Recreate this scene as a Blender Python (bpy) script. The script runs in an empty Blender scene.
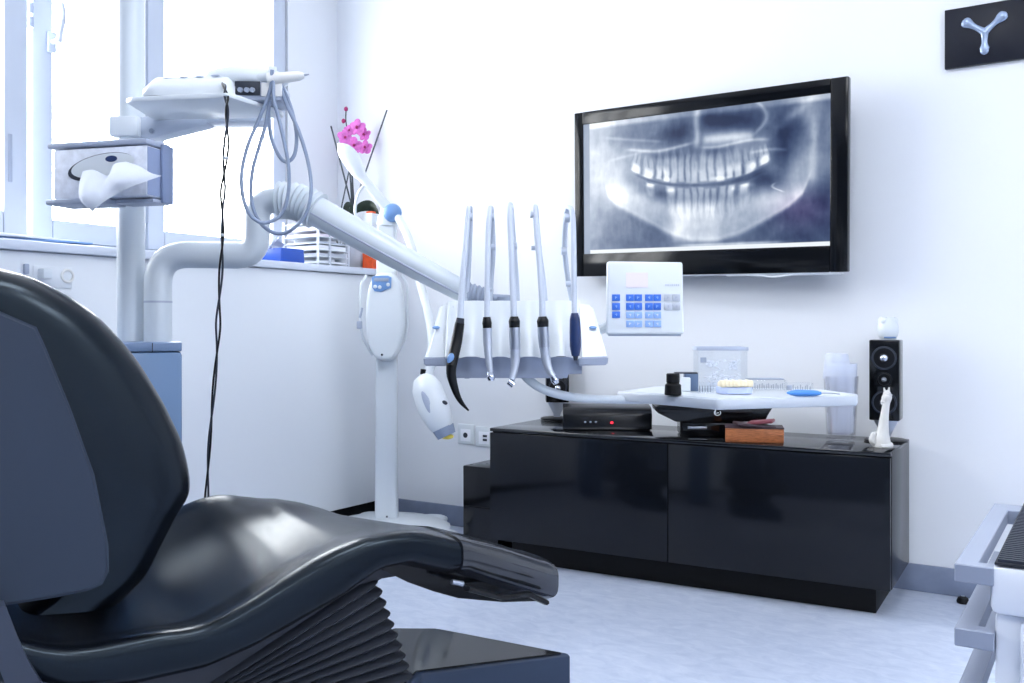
import bpy, bmesh, math, random
from mathutils import Vector, Matrix
from math import sin, cos, pi, sqrt, exp, radians
random.seed(4)
SC = bpy.context.scene
COL = SC.collection

# ------------------------------------------------------------------ camera numbers (the photograph is 1024 x 683)
FPX, HZ, CAMH = 935.0, 328.0, 0.82
RV = Vector((.8425, .5388, 0)).normalized()
FV = Vector((-RV.y, RV.x, 0))
UPV = Vector((0, 0, 1))
YAW = math.atan2(RV.y, RV.x)
CO = Vector((0, 0, CAMH))
def ray(px, py): return RV * ((px - 512) / FPX) + FV + UPV * ((HZ - py) / FPX)
def P(px, py, Z): return CO + ray(px, py) * Z
def onX(px, py, X): d = ray(px, py); return CO + d * (X / d.x)
def onY(px, py, Y): d = ray(px, py); return CO + d * (Y / d.y)
def onZ(px, py, h): d = ray(px, py); return CO + d * ((h - CAMH) / d.z)
def frame(p, yaw=0.0, tilt=0.0, roll=0.0):
    "local frame at a point: x to the right of the view, y away, z up"
    return Matrix.Translation(p) @ Matrix.Rotation(YAW + yaw, 4, 'Z') @ Matrix.Rotation(tilt, 4, 'X') @ Matrix.Rotation(roll, 4, 'Y')
def wframe(p, yaw=0.0): return Matrix.Translation(p) @ Matrix.Rotation(yaw, 4, 'Z')

# ------------------------------------------------------------------ materials
def lin(c): return tuple(((v / 255) / 12.92 if v / 255 <= .04045 else ((v / 255 + .055) / 1.055) ** 2.4) for v in c)
def mat(name, col, rough=.5, tint=None, metal=0.0, coat=0.0, bump=0.0, bscale=60.0, vary=0.0, vscale=8.0, trans=0.0, emis=None, estr=0.0, spec=.5, stretch=None, ior=1.45):
    m = bpy.data.materials.new(name); m.use_nodes = True
    nt = m.node_tree; b = nt.nodes['Principled BSDF']
    c = lin(col)
    b.inputs['Base Color'].default_value = (*c, 1)
    b.inputs['Roughness'].default_value = rough
    b.inputs['Metallic'].default_value = metal
    b.inputs['Coat Weight'].default_value = coat
    b.inputs['Coat Roughness'].default_value = .04
    b.inputs['Transmission Weight'].default_value = trans
    b.inputs['Specular IOR Level'].default_value = spec
    b.inputs['IOR'].default_value = ior
    if tint: b.inputs['Specular Tint'].default_value = (*tint, 1)
    if emis: b.inputs['Emission Color'].default_value = (*lin(emis), 1); b.inputs['Emission Strength'].default_value = estr
    if vary or bump:
        tc = nt.nodes.new('ShaderNodeTexCoord'); mp = nt.nodes.new('ShaderNodeMapping')
        nt.links.new(tc.outputs['Object'], mp.inputs['Vector'])
        if stretch: mp.inputs['Scale'].default_value = stretch
        if vary:
            n = nt.nodes.new('ShaderNodeTexNoise'); n.inputs['Scale'].default_value = vscale; n.inputs['Detail'].default_value = 4
            r = nt.nodes.new('ShaderNodeValToRGB')
            r.color_ramp.elements[0].position = .3; r.color_ramp.elements[1].position = .7
            r.color_ramp.elements[0].color = (*[max(0, v * (1 - vary)) for v in c], 1)
            r.color_ramp.elements[1].color = (*[min(1, v * (1 + vary)) for v in c], 1)
            nt.links.new(mp.outputs['Vector'], n.inputs['Vector']); nt.links.new(n.outputs['Fac'], r.inputs['Fac']); nt.links.new(r.outputs['Color'], b.inputs['Base Color'])
        if bump:
            n2 = nt.nodes.new('ShaderNodeTexNoise'); n2.inputs['Scale'].default_value = bscale; n2.inputs['Detail'].default_value = 3
            bp = nt.nodes.new('ShaderNodeBump'); bp.inputs['Strength'].default_value = bump; bp.inputs['Distance'].default_value = .003
            nt.links.new(mp.outputs['Vector'], n2.inputs['Vector']); nt.links.new(n2.outputs['Fac'], bp.inputs['Height']); nt.links.new(bp.outputs['Normal'], b.inputs['Normal'])
    return m
def thin_glass(name, tint=(255, 255, 255), gloss=.06, rough=.02, edge=.5, frost=0.0, frostcol=(235, 240, 250)):
    m = bpy.data.materials.new(name); m.use_nodes = True
    nt = m.node_tree; nt.nodes.clear()
    out = nt.nodes.new('ShaderNodeOutputMaterial'); tr = nt.nodes.new('ShaderNodeBsdfTransparent'); gl = nt.nodes.new('ShaderNodeBsdfGlossy')
    tr.inputs['Color'].default_value = (*lin(tint), 1); gl.inputs['Roughness'].default_value = rough
    fr = nt.nodes.new('ShaderNodeLayerWeight'); fr.inputs['Blend'].default_value = .35
    ma = nt.nodes.new('ShaderNodeMath'); ma.operation = 'MULTIPLY_ADD'; ma.inputs[1].default_value = edge; ma.inputs[2].default_value = gloss
    nt.links.new(fr.outputs['Fresnel'], ma.inputs[0])
    mx = nt.nodes.new('ShaderNodeMixShader'); nt.links.new(ma.outputs[0], mx.inputs['Fac'])
    nt.links.new(tr.outputs[0], mx.inputs[1]); nt.links.new(gl.outputs[0], mx.inputs[2])
    last = mx
    if frost:
        df = nt.nodes.new('ShaderNodeBsdfDiffuse'); df.inputs['Color'].default_value = (*lin(frostcol), 1)
        tl = nt.nodes.new('ShaderNodeBsdfTranslucent'); tl.inputs['Color'].default_value = (*lin(frostcol), 1)
        m3 = nt.nodes.new('ShaderNodeMixShader'); m3.inputs['Fac'].default_value = .5
        nt.links.new(df.outputs[0], m3.inputs[1]); nt.links.new(tl.outputs[0], m3.inputs[2])
        m2 = nt.nodes.new('ShaderNodeMixShader'); m2.inputs['Fac'].default_value = frost
        nt.links.new(mx.outputs[0], m2.inputs[1]); nt.links.new(m3.outputs[0], m2.inputs[2]); last = m2
    nt.links.new(last.outputs[0], out.inputs['Surface'])
    return m

M = {}
M['wall'] = mat('wall_paint', (228, 231, 236), .7, bump=.05, bscale=180)
M['ceil'] = mat('ceiling_paint', (238, 239, 242), .8)
M['cab'] = mat('cabinet_laminate', (227, 231, 236), .32, bump=.01, bscale=90)
M['top'] = mat('counter_laminate', (208, 215, 228), .35)
M['frame'] = mat('window_plastic', (194, 202, 216), .35)
M['white'] = mat('white_plastic', (216, 222, 227), .3, coat=.15)
M['pipe'] = mat('enamelled_pipe', (200, 208, 215), .3, coat=.05)
M['cream'] = mat('warm_white_plastic', (226, 226, 224), .45)
M['hose'] = mat('grey_hose', (132, 145, 168), .45)
M['whip'] = mat('pale_hose', (184, 192, 206), .45)
M['grey'] = mat('grey_plastic', (150, 160, 178), .45)
M['lgrey'] = mat('light_grey_plastic', (164, 173, 192), .4)
M['dgrey'] = mat('dark_grey_plastic', (46, 52, 64), .45, spec=.35)
M['black'] = mat('black_plastic', (14, 16, 20), .35, spec=.3)
M['gloss'] = mat('black_lacquer', (8, 10, 14), .12, spec=.5)
M['glossd'] = mat('dark_laminate', (15, 18, 24), .25, spec=.3)
M['door'] = mat('lacquered_door', (14, 17, 23), .12, bump=.12, bscale=2.2, spec=.4)
M['bezel'] = mat('glossy_bezel', (9, 11, 15), .14, spec=.3)
M['traymat'] = mat('tray_enamel', (188, 195, 205), .3)
M['toplac'] = mat('lacquered_top', (12, 15, 20), .12, spec=.85)
M['matblack'] = mat('matt_black', (8, 9, 12), .6, spec=.3)
M['leather'] = mat('black_upholstery', (6, 9, 16), .25, bump=.05, bscale=420, spec=.40, tint=(.66, .84, 1))
M['shell'] = mat('slate_shell', (45, 52, 66), .42, bump=.02, bscale=300, spec=.35, tint=(.75, .88, 1))
M['bellow'] = mat('grey_rubber', (50, 54, 63), .5, spec=.4)
M['base'] = mat('slate_gloss', (50, 63, 84), .3, spec=.4)
M['basetop'] = mat('dark_gloss_cover', (8, 11, 17), .08)
M['steel'] = mat('brushed_steel', (176, 182, 194), .28, metal=.9)
M['chrome'] = mat('chrome', (205, 210, 220), .12, metal=1)
M['alu'] = mat('silver_paint', (185, 192, 205), .35, metal=.5)
M['blue'] = mat('mid_blue_plastic', (26, 74, 168), .4)
M['pblue'] = mat('pale_blue_plastic', (112, 150, 200), .35)
M['navy'] = mat('navy_plastic', (28, 48, 92), .35)
M['kblue'] = mat('key_blue', (52, 108, 206), .5)
M['klight'] = mat('key_light_blue', (142, 176, 230), .5)
M['kgrey'] = mat('key_grey', (186, 192, 203), .5)
M['pink'] = mat('faint_pink_display', (230, 220, 232), .4)
M['petal'] = mat('orchid_petal', (216, 112, 194), .5, vary=.2, vscale=60)
M['petalc'] = mat('orchid_centre', (150, 20, 90), .5)
M['leaf'] = mat('leaf_green', (24, 44, 34), .4, vary=.25, vscale=30)
M['stem'] = mat('dark_stem', (70, 76, 84), .6)
M['orange'] = mat('orange_card', (232, 92, 44), .5, vary=.12, vscale=50)
M['yellow'] = mat('yellow_plastic', (226, 206, 92), .5)
M['paper'] = mat('white_paper', (238, 241, 248), .8)
M['tissue'] = mat('tissue_paper', (214, 220, 232), .9, bump=.4, bscale=40)
M['tbox'] = mat('patterned_tissue_box', (220, 225, 236), .6, vary=.12, vscale=55)
M['tboxside'] = mat('blue_grey_card', (138, 152, 184), .6)
M['tholder'] = mat('slate_blue_plastic', (120, 134, 166), .45)
M['panel'] = mat('blue_grey_gloss', (98, 126, 162), .2)
M['paneltop'] = mat('blue_grey_trim', (104, 126, 160), .3)
M['wood'] = mat('striped_wood', (158, 94, 54), .5, vary=.45, vscale=9, stretch=(6, 6, 60))
M['leathred'] = mat('dull_red_leather', (112, 52, 62), .5)
M['leathbrown'] = mat('dark_brown_leather', (50, 32, 40), .5)
M['ivory'] = mat('ivory_ceramic', (208, 207, 204), .4)
M['denture'] = mat('cream_plaster', (238, 226, 196), .55)
M['lavender'] = mat('lavender_plaster', (192, 204, 240), .55)
M['glass'] = thin_glass('window_glass', gloss=.03)
M['clear'] = thin_glass('clear_plastic', tint=(253, 254, 255), gloss=.02, edge=.22)
M['frost'] = thin_glass('frosted_plastic', tint=(240, 244, 252), gloss=.02, rough=.2, edge=.1, frost=.72, frostcol=(244, 247, 253))
M['smoke'] = thin_glass('smoky_plastic', tint=(120, 126, 140), gloss=.10, rough=.06, frost=.16, frostcol=(120, 126, 140))
M['glassware'] = thin_glass('drinking_glass', tint=(254, 254, 255), gloss=.02, edge=.3)
M['led'] = mat('red_lamp', (255, 40, 60), .4, emis=(255, 40, 60), estr=2.0)
M['lamp'] = mat('lamp_diffuser', (255, 255, 255), .5, emis=(247, 250, 255), estr=1.0)  # glow of the added ceiling panels
M['rug'] = mat('black_ribbed_rubber', (26, 29, 38), .5)
M['trolley'] = mat('trolley_enamel', (218, 223, 233), .3, coat=.3)
M['drawer'] = mat('drawer_grey', (140, 148, 166), .4)

def floor_mat():
    m = mat('marbled_vinyl', (178, 188, 206), .38)
    nt = m.node_tree; b = nt.nodes['Principled BSDF']
    tc = nt.nodes.new('ShaderNodeTexCoord'); mp = nt.nodes.new('ShaderNodeMapping'); mp.inputs['Scale'].default_value = (4.5, 8, 1)
    mp.inputs['Rotation'].default_value = (0, 0, .5)
    n = nt.nodes.new('ShaderNodeTexNoise'); n.inputs['Scale'].default_value = 3.5; n.inputs['Detail'].default_value = 6; n.inputs['Roughness'].default_value = .65; n.inputs['Distortion'].default_value = .7
    r = nt.nodes.new('ShaderNodeValToRGB')
    r.color_ramp.elements[0].position = .32; r.color_ramp.elements[1].position = .72
    r.color_ramp.elements[0].color = (*lin((170, 181, 203)), 1); r.color_ramp.elements[1].color = (*lin((196, 204, 220)), 1)
    nt.links.new(tc.outputs['Object'], mp.inputs['Vector']); nt.links.new(mp.outputs['Vector'], n.inputs['Vector'])
    nt.links.new(n.outputs['Fac'], r.inputs['Fac']); nt.links.new(r.outputs['Color'], b.inputs['Base Color'])
    return m
M['floor'] = floor_mat()
M['cove'] = mat('vinyl_cove', (124, 134, 156), .4, vary=.12, vscale=14)

# ------------------------------------------------------------------ mesh builder
def cr(pts, n=8, closed=False):
    "Catmull-Rom through points"
    pts = [Vector(p) for p in pts]; out = []
    N = len(pts)
    segs = N if closed else N - 1
    for i in range(segs):
        if closed: a, b, c, d = (pts[(i + k) % N] for k in (-1, 0, 1, 2))
        else:
            b, c = pts[i], pts[i + 1]
            a = pts[i - 1] if i > 0 else b * 2 - c
            d = pts[i + 2] if i + 2 < N else c * 2 - b
        for k in range(n):
            t = k / n
            out.append(((b * 2) + (c - a) * t + (a * 2 - b * 5 + c * 4 - d) * t * t + (b * 3 - a - c * 3 + d) * t ** 3) * .5)
    if not closed: out.append(pts[-1])
    return out

class MB:
    def __init__(s): s.v = []; s.f = []; s.mi = []; s.mats = []; s.cur = 0
    def use(s, m):
        if m not in s.mats: s.mats.append(m)
        s.cur = s.mats.index(m); return s
    def add(s, vs, fs, mx=None):
        o = len(s.v)
        s.v += [(mx @ Vector(v)) if mx is not None else Vector(v) for v in vs]
        for f in fs: s.f.append([i + o for i in f]); s.mi.append(s.cur)
        return s
    def _bm(s, bm, mx):
        bm.normal_update(); bm.verts.index_update()
        s.add([v.co.copy() for v in bm.verts], [[v.index for v in f.verts] for f in bm.faces], mx); bm.free()
    def box(s, mx, size, bev=.0, seg=2, c=(0, 0, 0), taper=None):
        "box of given size centred at c in frame mx; taper scales the top face (x, y)"
        bm = bmesh.new(); bmesh.ops.create_cube(bm, size=1)
        for v in bm.verts:
            k = taper if (taper and v.co.z > 0) else (1, 1)
            v.co = Vector((v.co.x * size[0] * k[0] + c[0], v.co.y * size[1] * k[1] + c[1], v.co.z * size[2] + c[2]))
        if bev: bmesh.ops.bevel(bm, geom=list(bm.edges), offset=bev, segments=seg, affect='EDGES', profile=.5)
        s._bm(bm, mx); return s
    def prism(s, mx, poly, d0, d1, bev=0.0, seg=2):
        "poly in local x,z extruded along local y from d0 to d1"
        bm = bmesh.new()
        a = [bm.verts.new((x, d0, z)) for x, z in poly]; b = [bm.verts.new((x, d1, z)) for x, z in poly]
        n = len(poly)
        bm.faces.new(a); bm.faces.new(b[::-1])
        for i in range(n): bm.faces.new((a[i], b[i], b[(i + 1) % n], a[(i + 1) % n]))
        bmesh.ops.recalc_face_normals(bm, faces=bm.faces)
        if bev: bmesh.ops.bevel(bm, geom=list(bm.edges), offset=bev, segments=seg, affect='EDGES', profile=.5)
        s._bm(bm, mx); return s
    def plate(s, poly, h0, h1, bev=0.0, seg=2):
        "world polygon (x,y) extruded from height h0 to h1"
        bm = bmesh.new()
        a = [bm.verts.new((x, y, h0)) for x, y in poly]; b = [bm.verts.new((x, y, h1)) for x, y in poly]
        n = len(poly)
        bm.faces.new(a); bm.faces.new(b[::-1])
        for i in range(n): bm.faces.new((a[i], b[i], b[(i + 1) % n], a[(i + 1) % n]))
        bmesh.ops.recalc_face_normals(bm, faces=bm.faces)
        if bev: bmesh.ops.bevel(bm, geom=list(bm.edges), offset=bev, segments=seg, affect='EDGES', profile=.5)
        s._bm(bm, None); return s
    def loft(s, rings, caps=True, closed=False, mx=None):
        n = len(rings[0]); vs = [p for r in rings for p in r]; fs = []
        R = len(rings)
        for i in range(R if closed else R - 1):
            j = (i + 1) % R
            for k in range(n): fs.append([i * n + k, i * n + (k + 1) % n, j * n + (k + 1) % n, j * n + k])
        if caps and not closed: fs.append(list(range(n))[::-1]); fs.append([(R - 1) * n + k for k in range(n)])
        return s.add(vs, fs, mx)
    def tube(s, pts, r, n=10, closed=False, flat=1.0):
        pts = [Vector(p) for p in pts]; N = len(pts)
        rr = r if isinstance(r, (list, tuple)) else [r] * N
        if len(rr) != N: rr = [rr[0] + (rr[-1] - rr[0]) * i / (N - 1) for i in range(N)] if len(rr) == 2 else [rr[min(len(rr) - 1, int(i * len(rr) / N))] for i in range(N)]
        rings = []; up = None
        for i, p in enumerate(pts):
            t = (pts[(i + 1) % N] - pts[i - 1]) if (closed or 0 < i < N - 1) else (pts[1] - pts[0] if i == 0 else pts[-1] - pts[-2])
            if t.length < 1e-9: t = Vector((0, 0, 1))
            t.normalize()
            if up is None:
                up = Vector((0, 0, 1)) if abs(t.z) < .9 else Vector((1, 0, 0))
            a = up - t * up.dot(t)
            if a.length < 1e-6: a = t.orthogonal()
            a.normalize(); up = a; b = t.cross(a)
            rings.append([p + (a * cos(2 * pi * k / n) + b * flat * sin(2 * pi * k / n)) * rr[i] for k in range(n)])
        return s.loft(rings, caps=not closed, closed=closed)
    def lathe(s, mx, prof, n=24):
        "profile of (radius, height) turned about local z"
        rings = [[Vector((max(r, 1e-5) * cos(2 * pi * k / n), max(r, 1e-5) * sin(2 * pi * k / n), z)) for k in range(n)] for r, z in prof]
        return s.loft(rings, caps=True, mx=mx)
    def ell(s, mx, r, c=(0, 0, 0), nu=16, nv=10, pw=1.0):
        def sp(v, p): return math.copysign(abs(v) ** p, v)
        rings = []
        for j in range(nv + 1):
            th = -pi / 2 + pi * j / nv; th = max(-pi / 2 + .02, min(pi / 2 - .02, th))
            rings.append([Vector((c[0] + r[0] * sp(cos(th), pw) * sp(cos(2 * pi * k / nu), pw), c[1] + r[1] * sp(cos(th), pw) * sp(sin(2 * pi * k / nu), pw), c[2] + r[2] * sp(sin(th), pw))) for k in range(nu)])
        return s.loft(rings, mx=mx)
    def grid(s, fn, nu, nv):
        vs = [fn(i / nu, j / nv) for j in range(nv + 1) for i in range(nu + 1)]
        fs = [[j * (nu + 1) + i, j * (nu + 1) + i + 1, (j + 1) * (nu + 1) + i + 1, (j + 1) * (nu + 1) + i] for j in range(nv) for i in range(nu)]
        return s.add(vs, fs)
    def build(s, name, material=None, parent=None, loc=None, smooth=35):
        base = ABS.get(parent.name, Vector((0, 0, 0))) if parent else Vector(loc if loc else (0, 0, 0))
        me = bpy.data.meshes.new(name)
        me.from_pydata([v - base for v in s.v], [], s.f)
        mats = s.mats if s.mats else [material]
        for m in mats: me.materials.append(M[m] if isinstance(m, str) else m)
        if s.mats: me.polygons.foreach_set('material_index', s.mi)
        bm = bmesh.new(); bm.from_mesh(me); bmesh.ops.recalc_face_normals(bm, faces=bm.faces); bm.to_mesh(me); bm.free()
        if smooth:
            me.polygons.foreach_set('use_smooth', [True] * len(me.polygons)); me.set_sharp_from_angle(angle=radians(smooth))
        me.update()
        o = bpy.data.objects.new(name, me); COL.objects.link(o)
        if parent: o.parent = parent; ABS[o.name] = base.copy()
        else: o.location = base; ABS[o.name] = base.copy()
        return o
ABS = {}
def tag(o, label=None, cat=None, group=None, kind=None):
    if label: o['label'] = label
    if cat: o['category'] = cat
    if group: o['group'] = group
    if kind: o['kind'] = kind
    return o
def thing(name, loc, label, cat, group=None):
    o = bpy.data.objects.new(name, None); COL.objects.link(o); o.location = loc; o.empty_display_size = .05
    ABS[o.name] = Vector(loc); return tag(o, label, cat, group)
def struct(name, mb, m=None, smooth=35): return tag(mb.build(name, m, smooth=smooth), kind='structure')
def B(lo, hi, bev=0.0, m=None, mb=None):
    mb = mb or MB()
    if m: mb.use(m)
    return mb.box(Matrix.Translation([(a + b) / 2 for a, b in zip(lo, hi)]), [b - a for a, b in zip(lo, hi)], bev)
I4 = Matrix.Identity(4)

# ------------------------------------------------------------------ room shell
YW, XL, XR, YB, HC = 3.144, -2.95, 2.3, -2.2, 2.65
struct('floor', B((XL - .15, YB - .15, -.1), (XR + .15, YW + .15, 0)), 'floor')
struct('ceiling', B((XL - .15, YB - .15, HC), (XR + .15, YW + .15, HC + .1)), 'ceil')
struct('wall_back', B((XL - .15, YW, 0), (XR + .15, YW + .15, HC)), 'wall')
struct('wall_right', B((XR, YB, 0), (XR + .15, YW, HC)), 'wall')
struct('wall_front', B((XL - .15, YB - .15, 0), (XR + .15, YB, HC)), mat('grey_wall_paint', (96, 104, 118), .7))  # unseen wall behind the camera, darkened to dull reflections in the upholstery
# left wall with one long window opening
W0, W1, WB, WT = .53, 2.842, 1.088, 2.40
mb = MB()
B((XL - .15, YB, 0), (XL, YW, WB), mb=mb); B((XL - .15, YB, WT), (XL, YW, HC), mb=mb)
B((XL - .15, YB, WB), (XL, W0, WT), mb=mb); B((XL - .15, W1, WB), (XL, YW, WT), mb=mb)
struct('wall_left', mb, 'wall')
struct('baseboard_back', B((XL, YW - .012, 0), (XR, YW, .084), .003), 'cove')
struct('baseboard_right', B((XR - .012, YB, 0), (XR, YW - .012, .084), .003), 'cove')

# window: fixed outer frame and sashes
mb = MB()
fx0, fx1 = XL - .10, XL - .03
for (y0, y1) in ((W0 + .0452, 2.1178), (2.1622, W1 - .0452)):
    B((fx0, y0, WB), (fx1, y1, WB + .045), .003, mb=mb); B((fx0, y0, WT - .05), (fx1, y1, WT), .003, mb=mb)
B((fx0, W0, WB), (fx1, W0 + .045, WT), .004, mb=mb); B((fx0, W1 - .045, WB), (fx1, W1, WT), .004, mb=mb)
for y in (2.14,):
    B((fx0, y - .022, WB), (fx1, y + .022, WT), .004, mb=mb)
win = struct('window_1', mb, 'frame')
def sash(y0, y1, turn=0.0):
    x0, x1 = XL - .075, XL - .005; st = .072
    piv = Matrix.Translation((x1, y0, 0)) @ Matrix.Rotation(-turn, 4, 'Z') @ Matrix.Translation((-x1, -y0, 0))
    m = MB()
    B((x0, y0 + st + .0003, WB + .02), (x1, y1 - st - .0003, WB + .02 + st), .006, mb=m); B((x0, y0 + st + .0003, WT - .1), (x1, y1 - st - .0003, WT - .03), .006, mb=m)
    B((x0, y0, WB + .02), (x1, y0 + st, WT - .03), .006, mb=m); B((x0, y1 - st, WB + .02), (x1, y1, WT - .03), .006, mb=m)
    m.v = [piv @ v for v in m.v]
    s = m.build('window_sash', 'frame', win)
    m = B((x0 + .03, y0 + st - .005, WB + .085), (x0 + .036, y1 - st + .005, WT - .095)); m.v = [piv @ v for v in m.v]
    m.build('pane', 'glass', s)
    return s
s1 = sash(2.158, 2.835); s2 = sash(1.722, 2.122); s3 = sash(.58, 1.655, .093)
# handle on the middle sash
hp = Vector((XL - .005, 1.785, 1.765))
m = MB(); m.box(wframe(hp + Vector((.006, 0, 0))), (.014, .03, .07), .005)
m.tube([hp + Vector((.01, 0, 0)), hp + Vector((.045, 0, 0))], .009, 12)
m.tube(cr([hp + Vector((.045, 0, -.008)), hp + Vector((.05, .004, .03)), hp + Vector((.052, .012, .08)), hp + Vector((.045, .012, .125))], 5), [.011, .009], 10)
m.build('window_handle', 'frame', s2)
# hinges in the gap between the sashes
m = MB()
for z in (1.81, 1.855, 1.90): m.tube([Vector((XL + .004, 1.709, z - .016)), Vector((XL + .004, 1.709, z + .016))], .012, 12)
m.build('hinge', 'lgrey', s2)
m = MB(); B((XL - .004, 2.128, 1.2), (XL + .006, 2.15, 1.56), .003, mb=m); m.build('hinge_strip', 'grey', s1)
m = MB(); B((XL + .075, 1.59, 1.27), (XL + .092, 1.604, 1.42), .003, mb=m); m.build('rail_fitting', 'lgrey', s3)
# blind cords beside the right sash
m = MB()
for y in (2.70, 2.755): m.tube([Vector((XL + .008, y, 1.36)), Vector((XL + .008, y, 2.42))], .0022, 6)
tag(m.build('blind_cord', 'lgrey', loc=(XL + .008, 2.72, 1.36)), 'pair of thin pale blind cords hanging at the right side of the window', 'cord')

# ------------------------------------------------------------------ low cabinet below the window and its counter
XC = -2.63
cab = thing('low_cabinet', (-2.78, 1.5, 0), 'long white flat-fronted low cabinet standing under the window', 'cabinet')
B((XL + .01, -1.2, .0), (XC - .05, YW - .015, .083)).build('toe_kick', 'matblack', cab)
B((XL + .01, -1.2, .084), (XC - .02, YW - .005, 1.042)).build('body', 'cab', cab)
for y0, y1 in ((-1.2, -.2), (-.197, .9), (.903, 1.9055), (1.9115, YW - .005)):
    B((XC - .02, y0, .085), (XC, y1, 1.04), .0015).build('front_panel', 'cab', cab)
tag(B((XL + .004, -1.2, 1.043), (XC + .022, YW - .004, 1.070), .004).build('countertop', 'top', loc=(-2.78, 1.5, 1.043)), 'pale grey counter slab lying along the window sill', 'countertop')
# fittings on the front of the cabinet
c0 = Vector((XC, 1.845, 1.005))
def fit(px, py): return onX(px, py, XC)
t = thing('wall_socket', fit(45, 274), 'white socket plate with plug and ring on the cabinet front beside the window', 'socket')
p = fit(52, 277)
MB().box(Matrix.Translation(p + Vector((.003, 0, 0))), (.006, .12, .062), .002).build('plate', 'cab', t)
p = fit(41, 274); MB().box(Matrix.Translation(p + Vector((.02, 0, 0))), (.035, .03, .032), .006).build('plug', 'white', t)
p = fit(66, 276); MB().tube([p + Vector((.008, .018 * cos(a), .018 * sin(a))) for a in [2 * pi * k / 20 for k in range(20)]], .004, 8, closed=True).build('ring', 'cream', t)
p = fit(25, 269); MB().box(Matrix.Translation(p + Vector((.006, 0, 0))), (.012, .014, .03), .003).build('switch', 'lgrey', t)

# ------------------------------------------------------------------ things on the counter
HT = 1.0705
def oc(px, X): # counter point below a pixel column
    p = onX(px, 260, X); return Vector((p.x, p.y, HT))
# magazines at the left
p = oc(25, -2.78)
for k, (dy, rz, mt, th) in enumerate(((0, .1, 'paper', .008), (.02, -.15, 'pblue', .006), (-.03, .2, 'paper', .006))):
    z = HT + (0, .0085, .015)[k]
    o = MB().box(Matrix.Translation((p.x + .005 * k, p.y + dy, z + th / 2)) @ Matrix.Rotation(rz, 4, 'Z'), (.2, .28, th), .001).build('magazine', mt, loc=(p.x, p.y, z))
    tag(o, ['white magazine at the bottom of the pile on the counter by the window', 'blue covered magazine in the middle of the counter pile', 'white leaflet on top of the pile of magazines'][k], 'magazine', 'magazines on the counter')
p = oc(90, -2.74)
tag(MB().box(Matrix.Translation(p + Vector((0, 0, .004))), (.12, .2, .008), .003).build('pen_tray', 'lgrey', loc=p), 'flat grey tray lying on the counter behind the white pole', 'tray')
p = oc(238, -2.75)
tag(MB().box(Matrix.Translation(p + Vector((0, 0, .011))) @ Matrix.Rotation(.3, 4, 'Z'), (.06, .07, .022), .002).build('notepad', 'yellow', loc=p), 'small yellow notepad on the counter behind the white pipe', 'notepad')
# blue tissue box
p = oc(283, -2.72)
t = thing('tissue_box', p, 'blue tissue box with white tissue on the counter beside the stacked trays', 'tissue box')
MB().box(Matrix.Translation(p + Vector((0, 0, .029))), (.11, .125, .057), .003, taper=(.96, .96)).build('body', 'blue', t)
m = MB()
for k in range(3):
    a = k * 1.1
    m.grid(lambda u, v, a=a: p + Vector((-.01 + (v - .5) * .05 * cos(a) + .01 * sin(9 * u + a), -.03 + (u - .5) * .07 * (1 - .4 * v), .052 + .05 * v * (.7 + .3 * sin(5 * u + a)))), 8, 5)
m.build('tissue', 'tissue', t)
# drawer trays
p = oc(316, -2.75)
t = thing('letter_tray', p, 'stack of white desktop trays with papers on the counter beside the blue tissue box', 'tray')
for k in range(7):
    z = p.z + .012 + k * .026
    tray = B((p.x - .1, p.y - .09, z - .003), (p.x + .1, p.y + .09, z), .001).build('shelf', 'white', t)
    B((p.x - .09, p.y - .075, z + .001), (p.x + .09, p.y + .08, z + .006 + .006 * (k % 3)), .001, m=('paper', 'kgrey', 'paper', 'lgrey', 'pink', 'paper', 'lgrey')[k]).build('paper_sheets', None, tray)
for dy in (-.088, -.02, .088):
    for dx in (-.097, .097):
        MB().tube([p + Vector((dx, dy, 0)), p + Vector((dx, dy, .18))], .005, 8).build('post', 'frost', t)
# orchid
p = oc(355, -2.755)
t = thing('orchid_plant', p, 'pink orchid with dark support sticks in a pot in the room corner', 'plant')
MB().lathe(Matrix.Translation(p), [(.032, 0), (.042, .003), (.05, .14), (.051, .16), (.046, .16), (.044, .12)], 20).build('pot', 'frost', t)
m = MB().lathe(Matrix.Translation(p + Vector((0, 0, .005))), [(.03, 0), (.036, .02), (.037, .035)], 16); m.build('moss', 'leaf', t)
def oz(px, py, X=-2.76):
    q = onX(px, py, X)
    return q if q.y < 3.085 else onY(px, py, 3.085)
for a, b in (((331, 126), (352, 210)), ((387, 110), (351, 212)), ((340, 214), (349, 168)), ((354, 206), (351, 165))):
    MB().tube([oz(*a), oz(*b) + Vector((0.004, 0, 0)), p + Vector((0, 0, .06))], .0035, 8).build('support_stick', 'stem', t)
st = cr([p + Vector((0, 0, .1)), oz(352, 190), oz(353, 160), oz(349, 138), oz(346, 122), oz(346, 109)], 6)
MB().tube(st, .0025, 8).build('flower_stem', 'leaf', t)
for q_ in ((346, 109), (343.5, 121)): MB().ell(Matrix.Translation(oz(*q_)), (.0085, .0085, .0105)).build('flower_bud', 'petalc', t)
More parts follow.
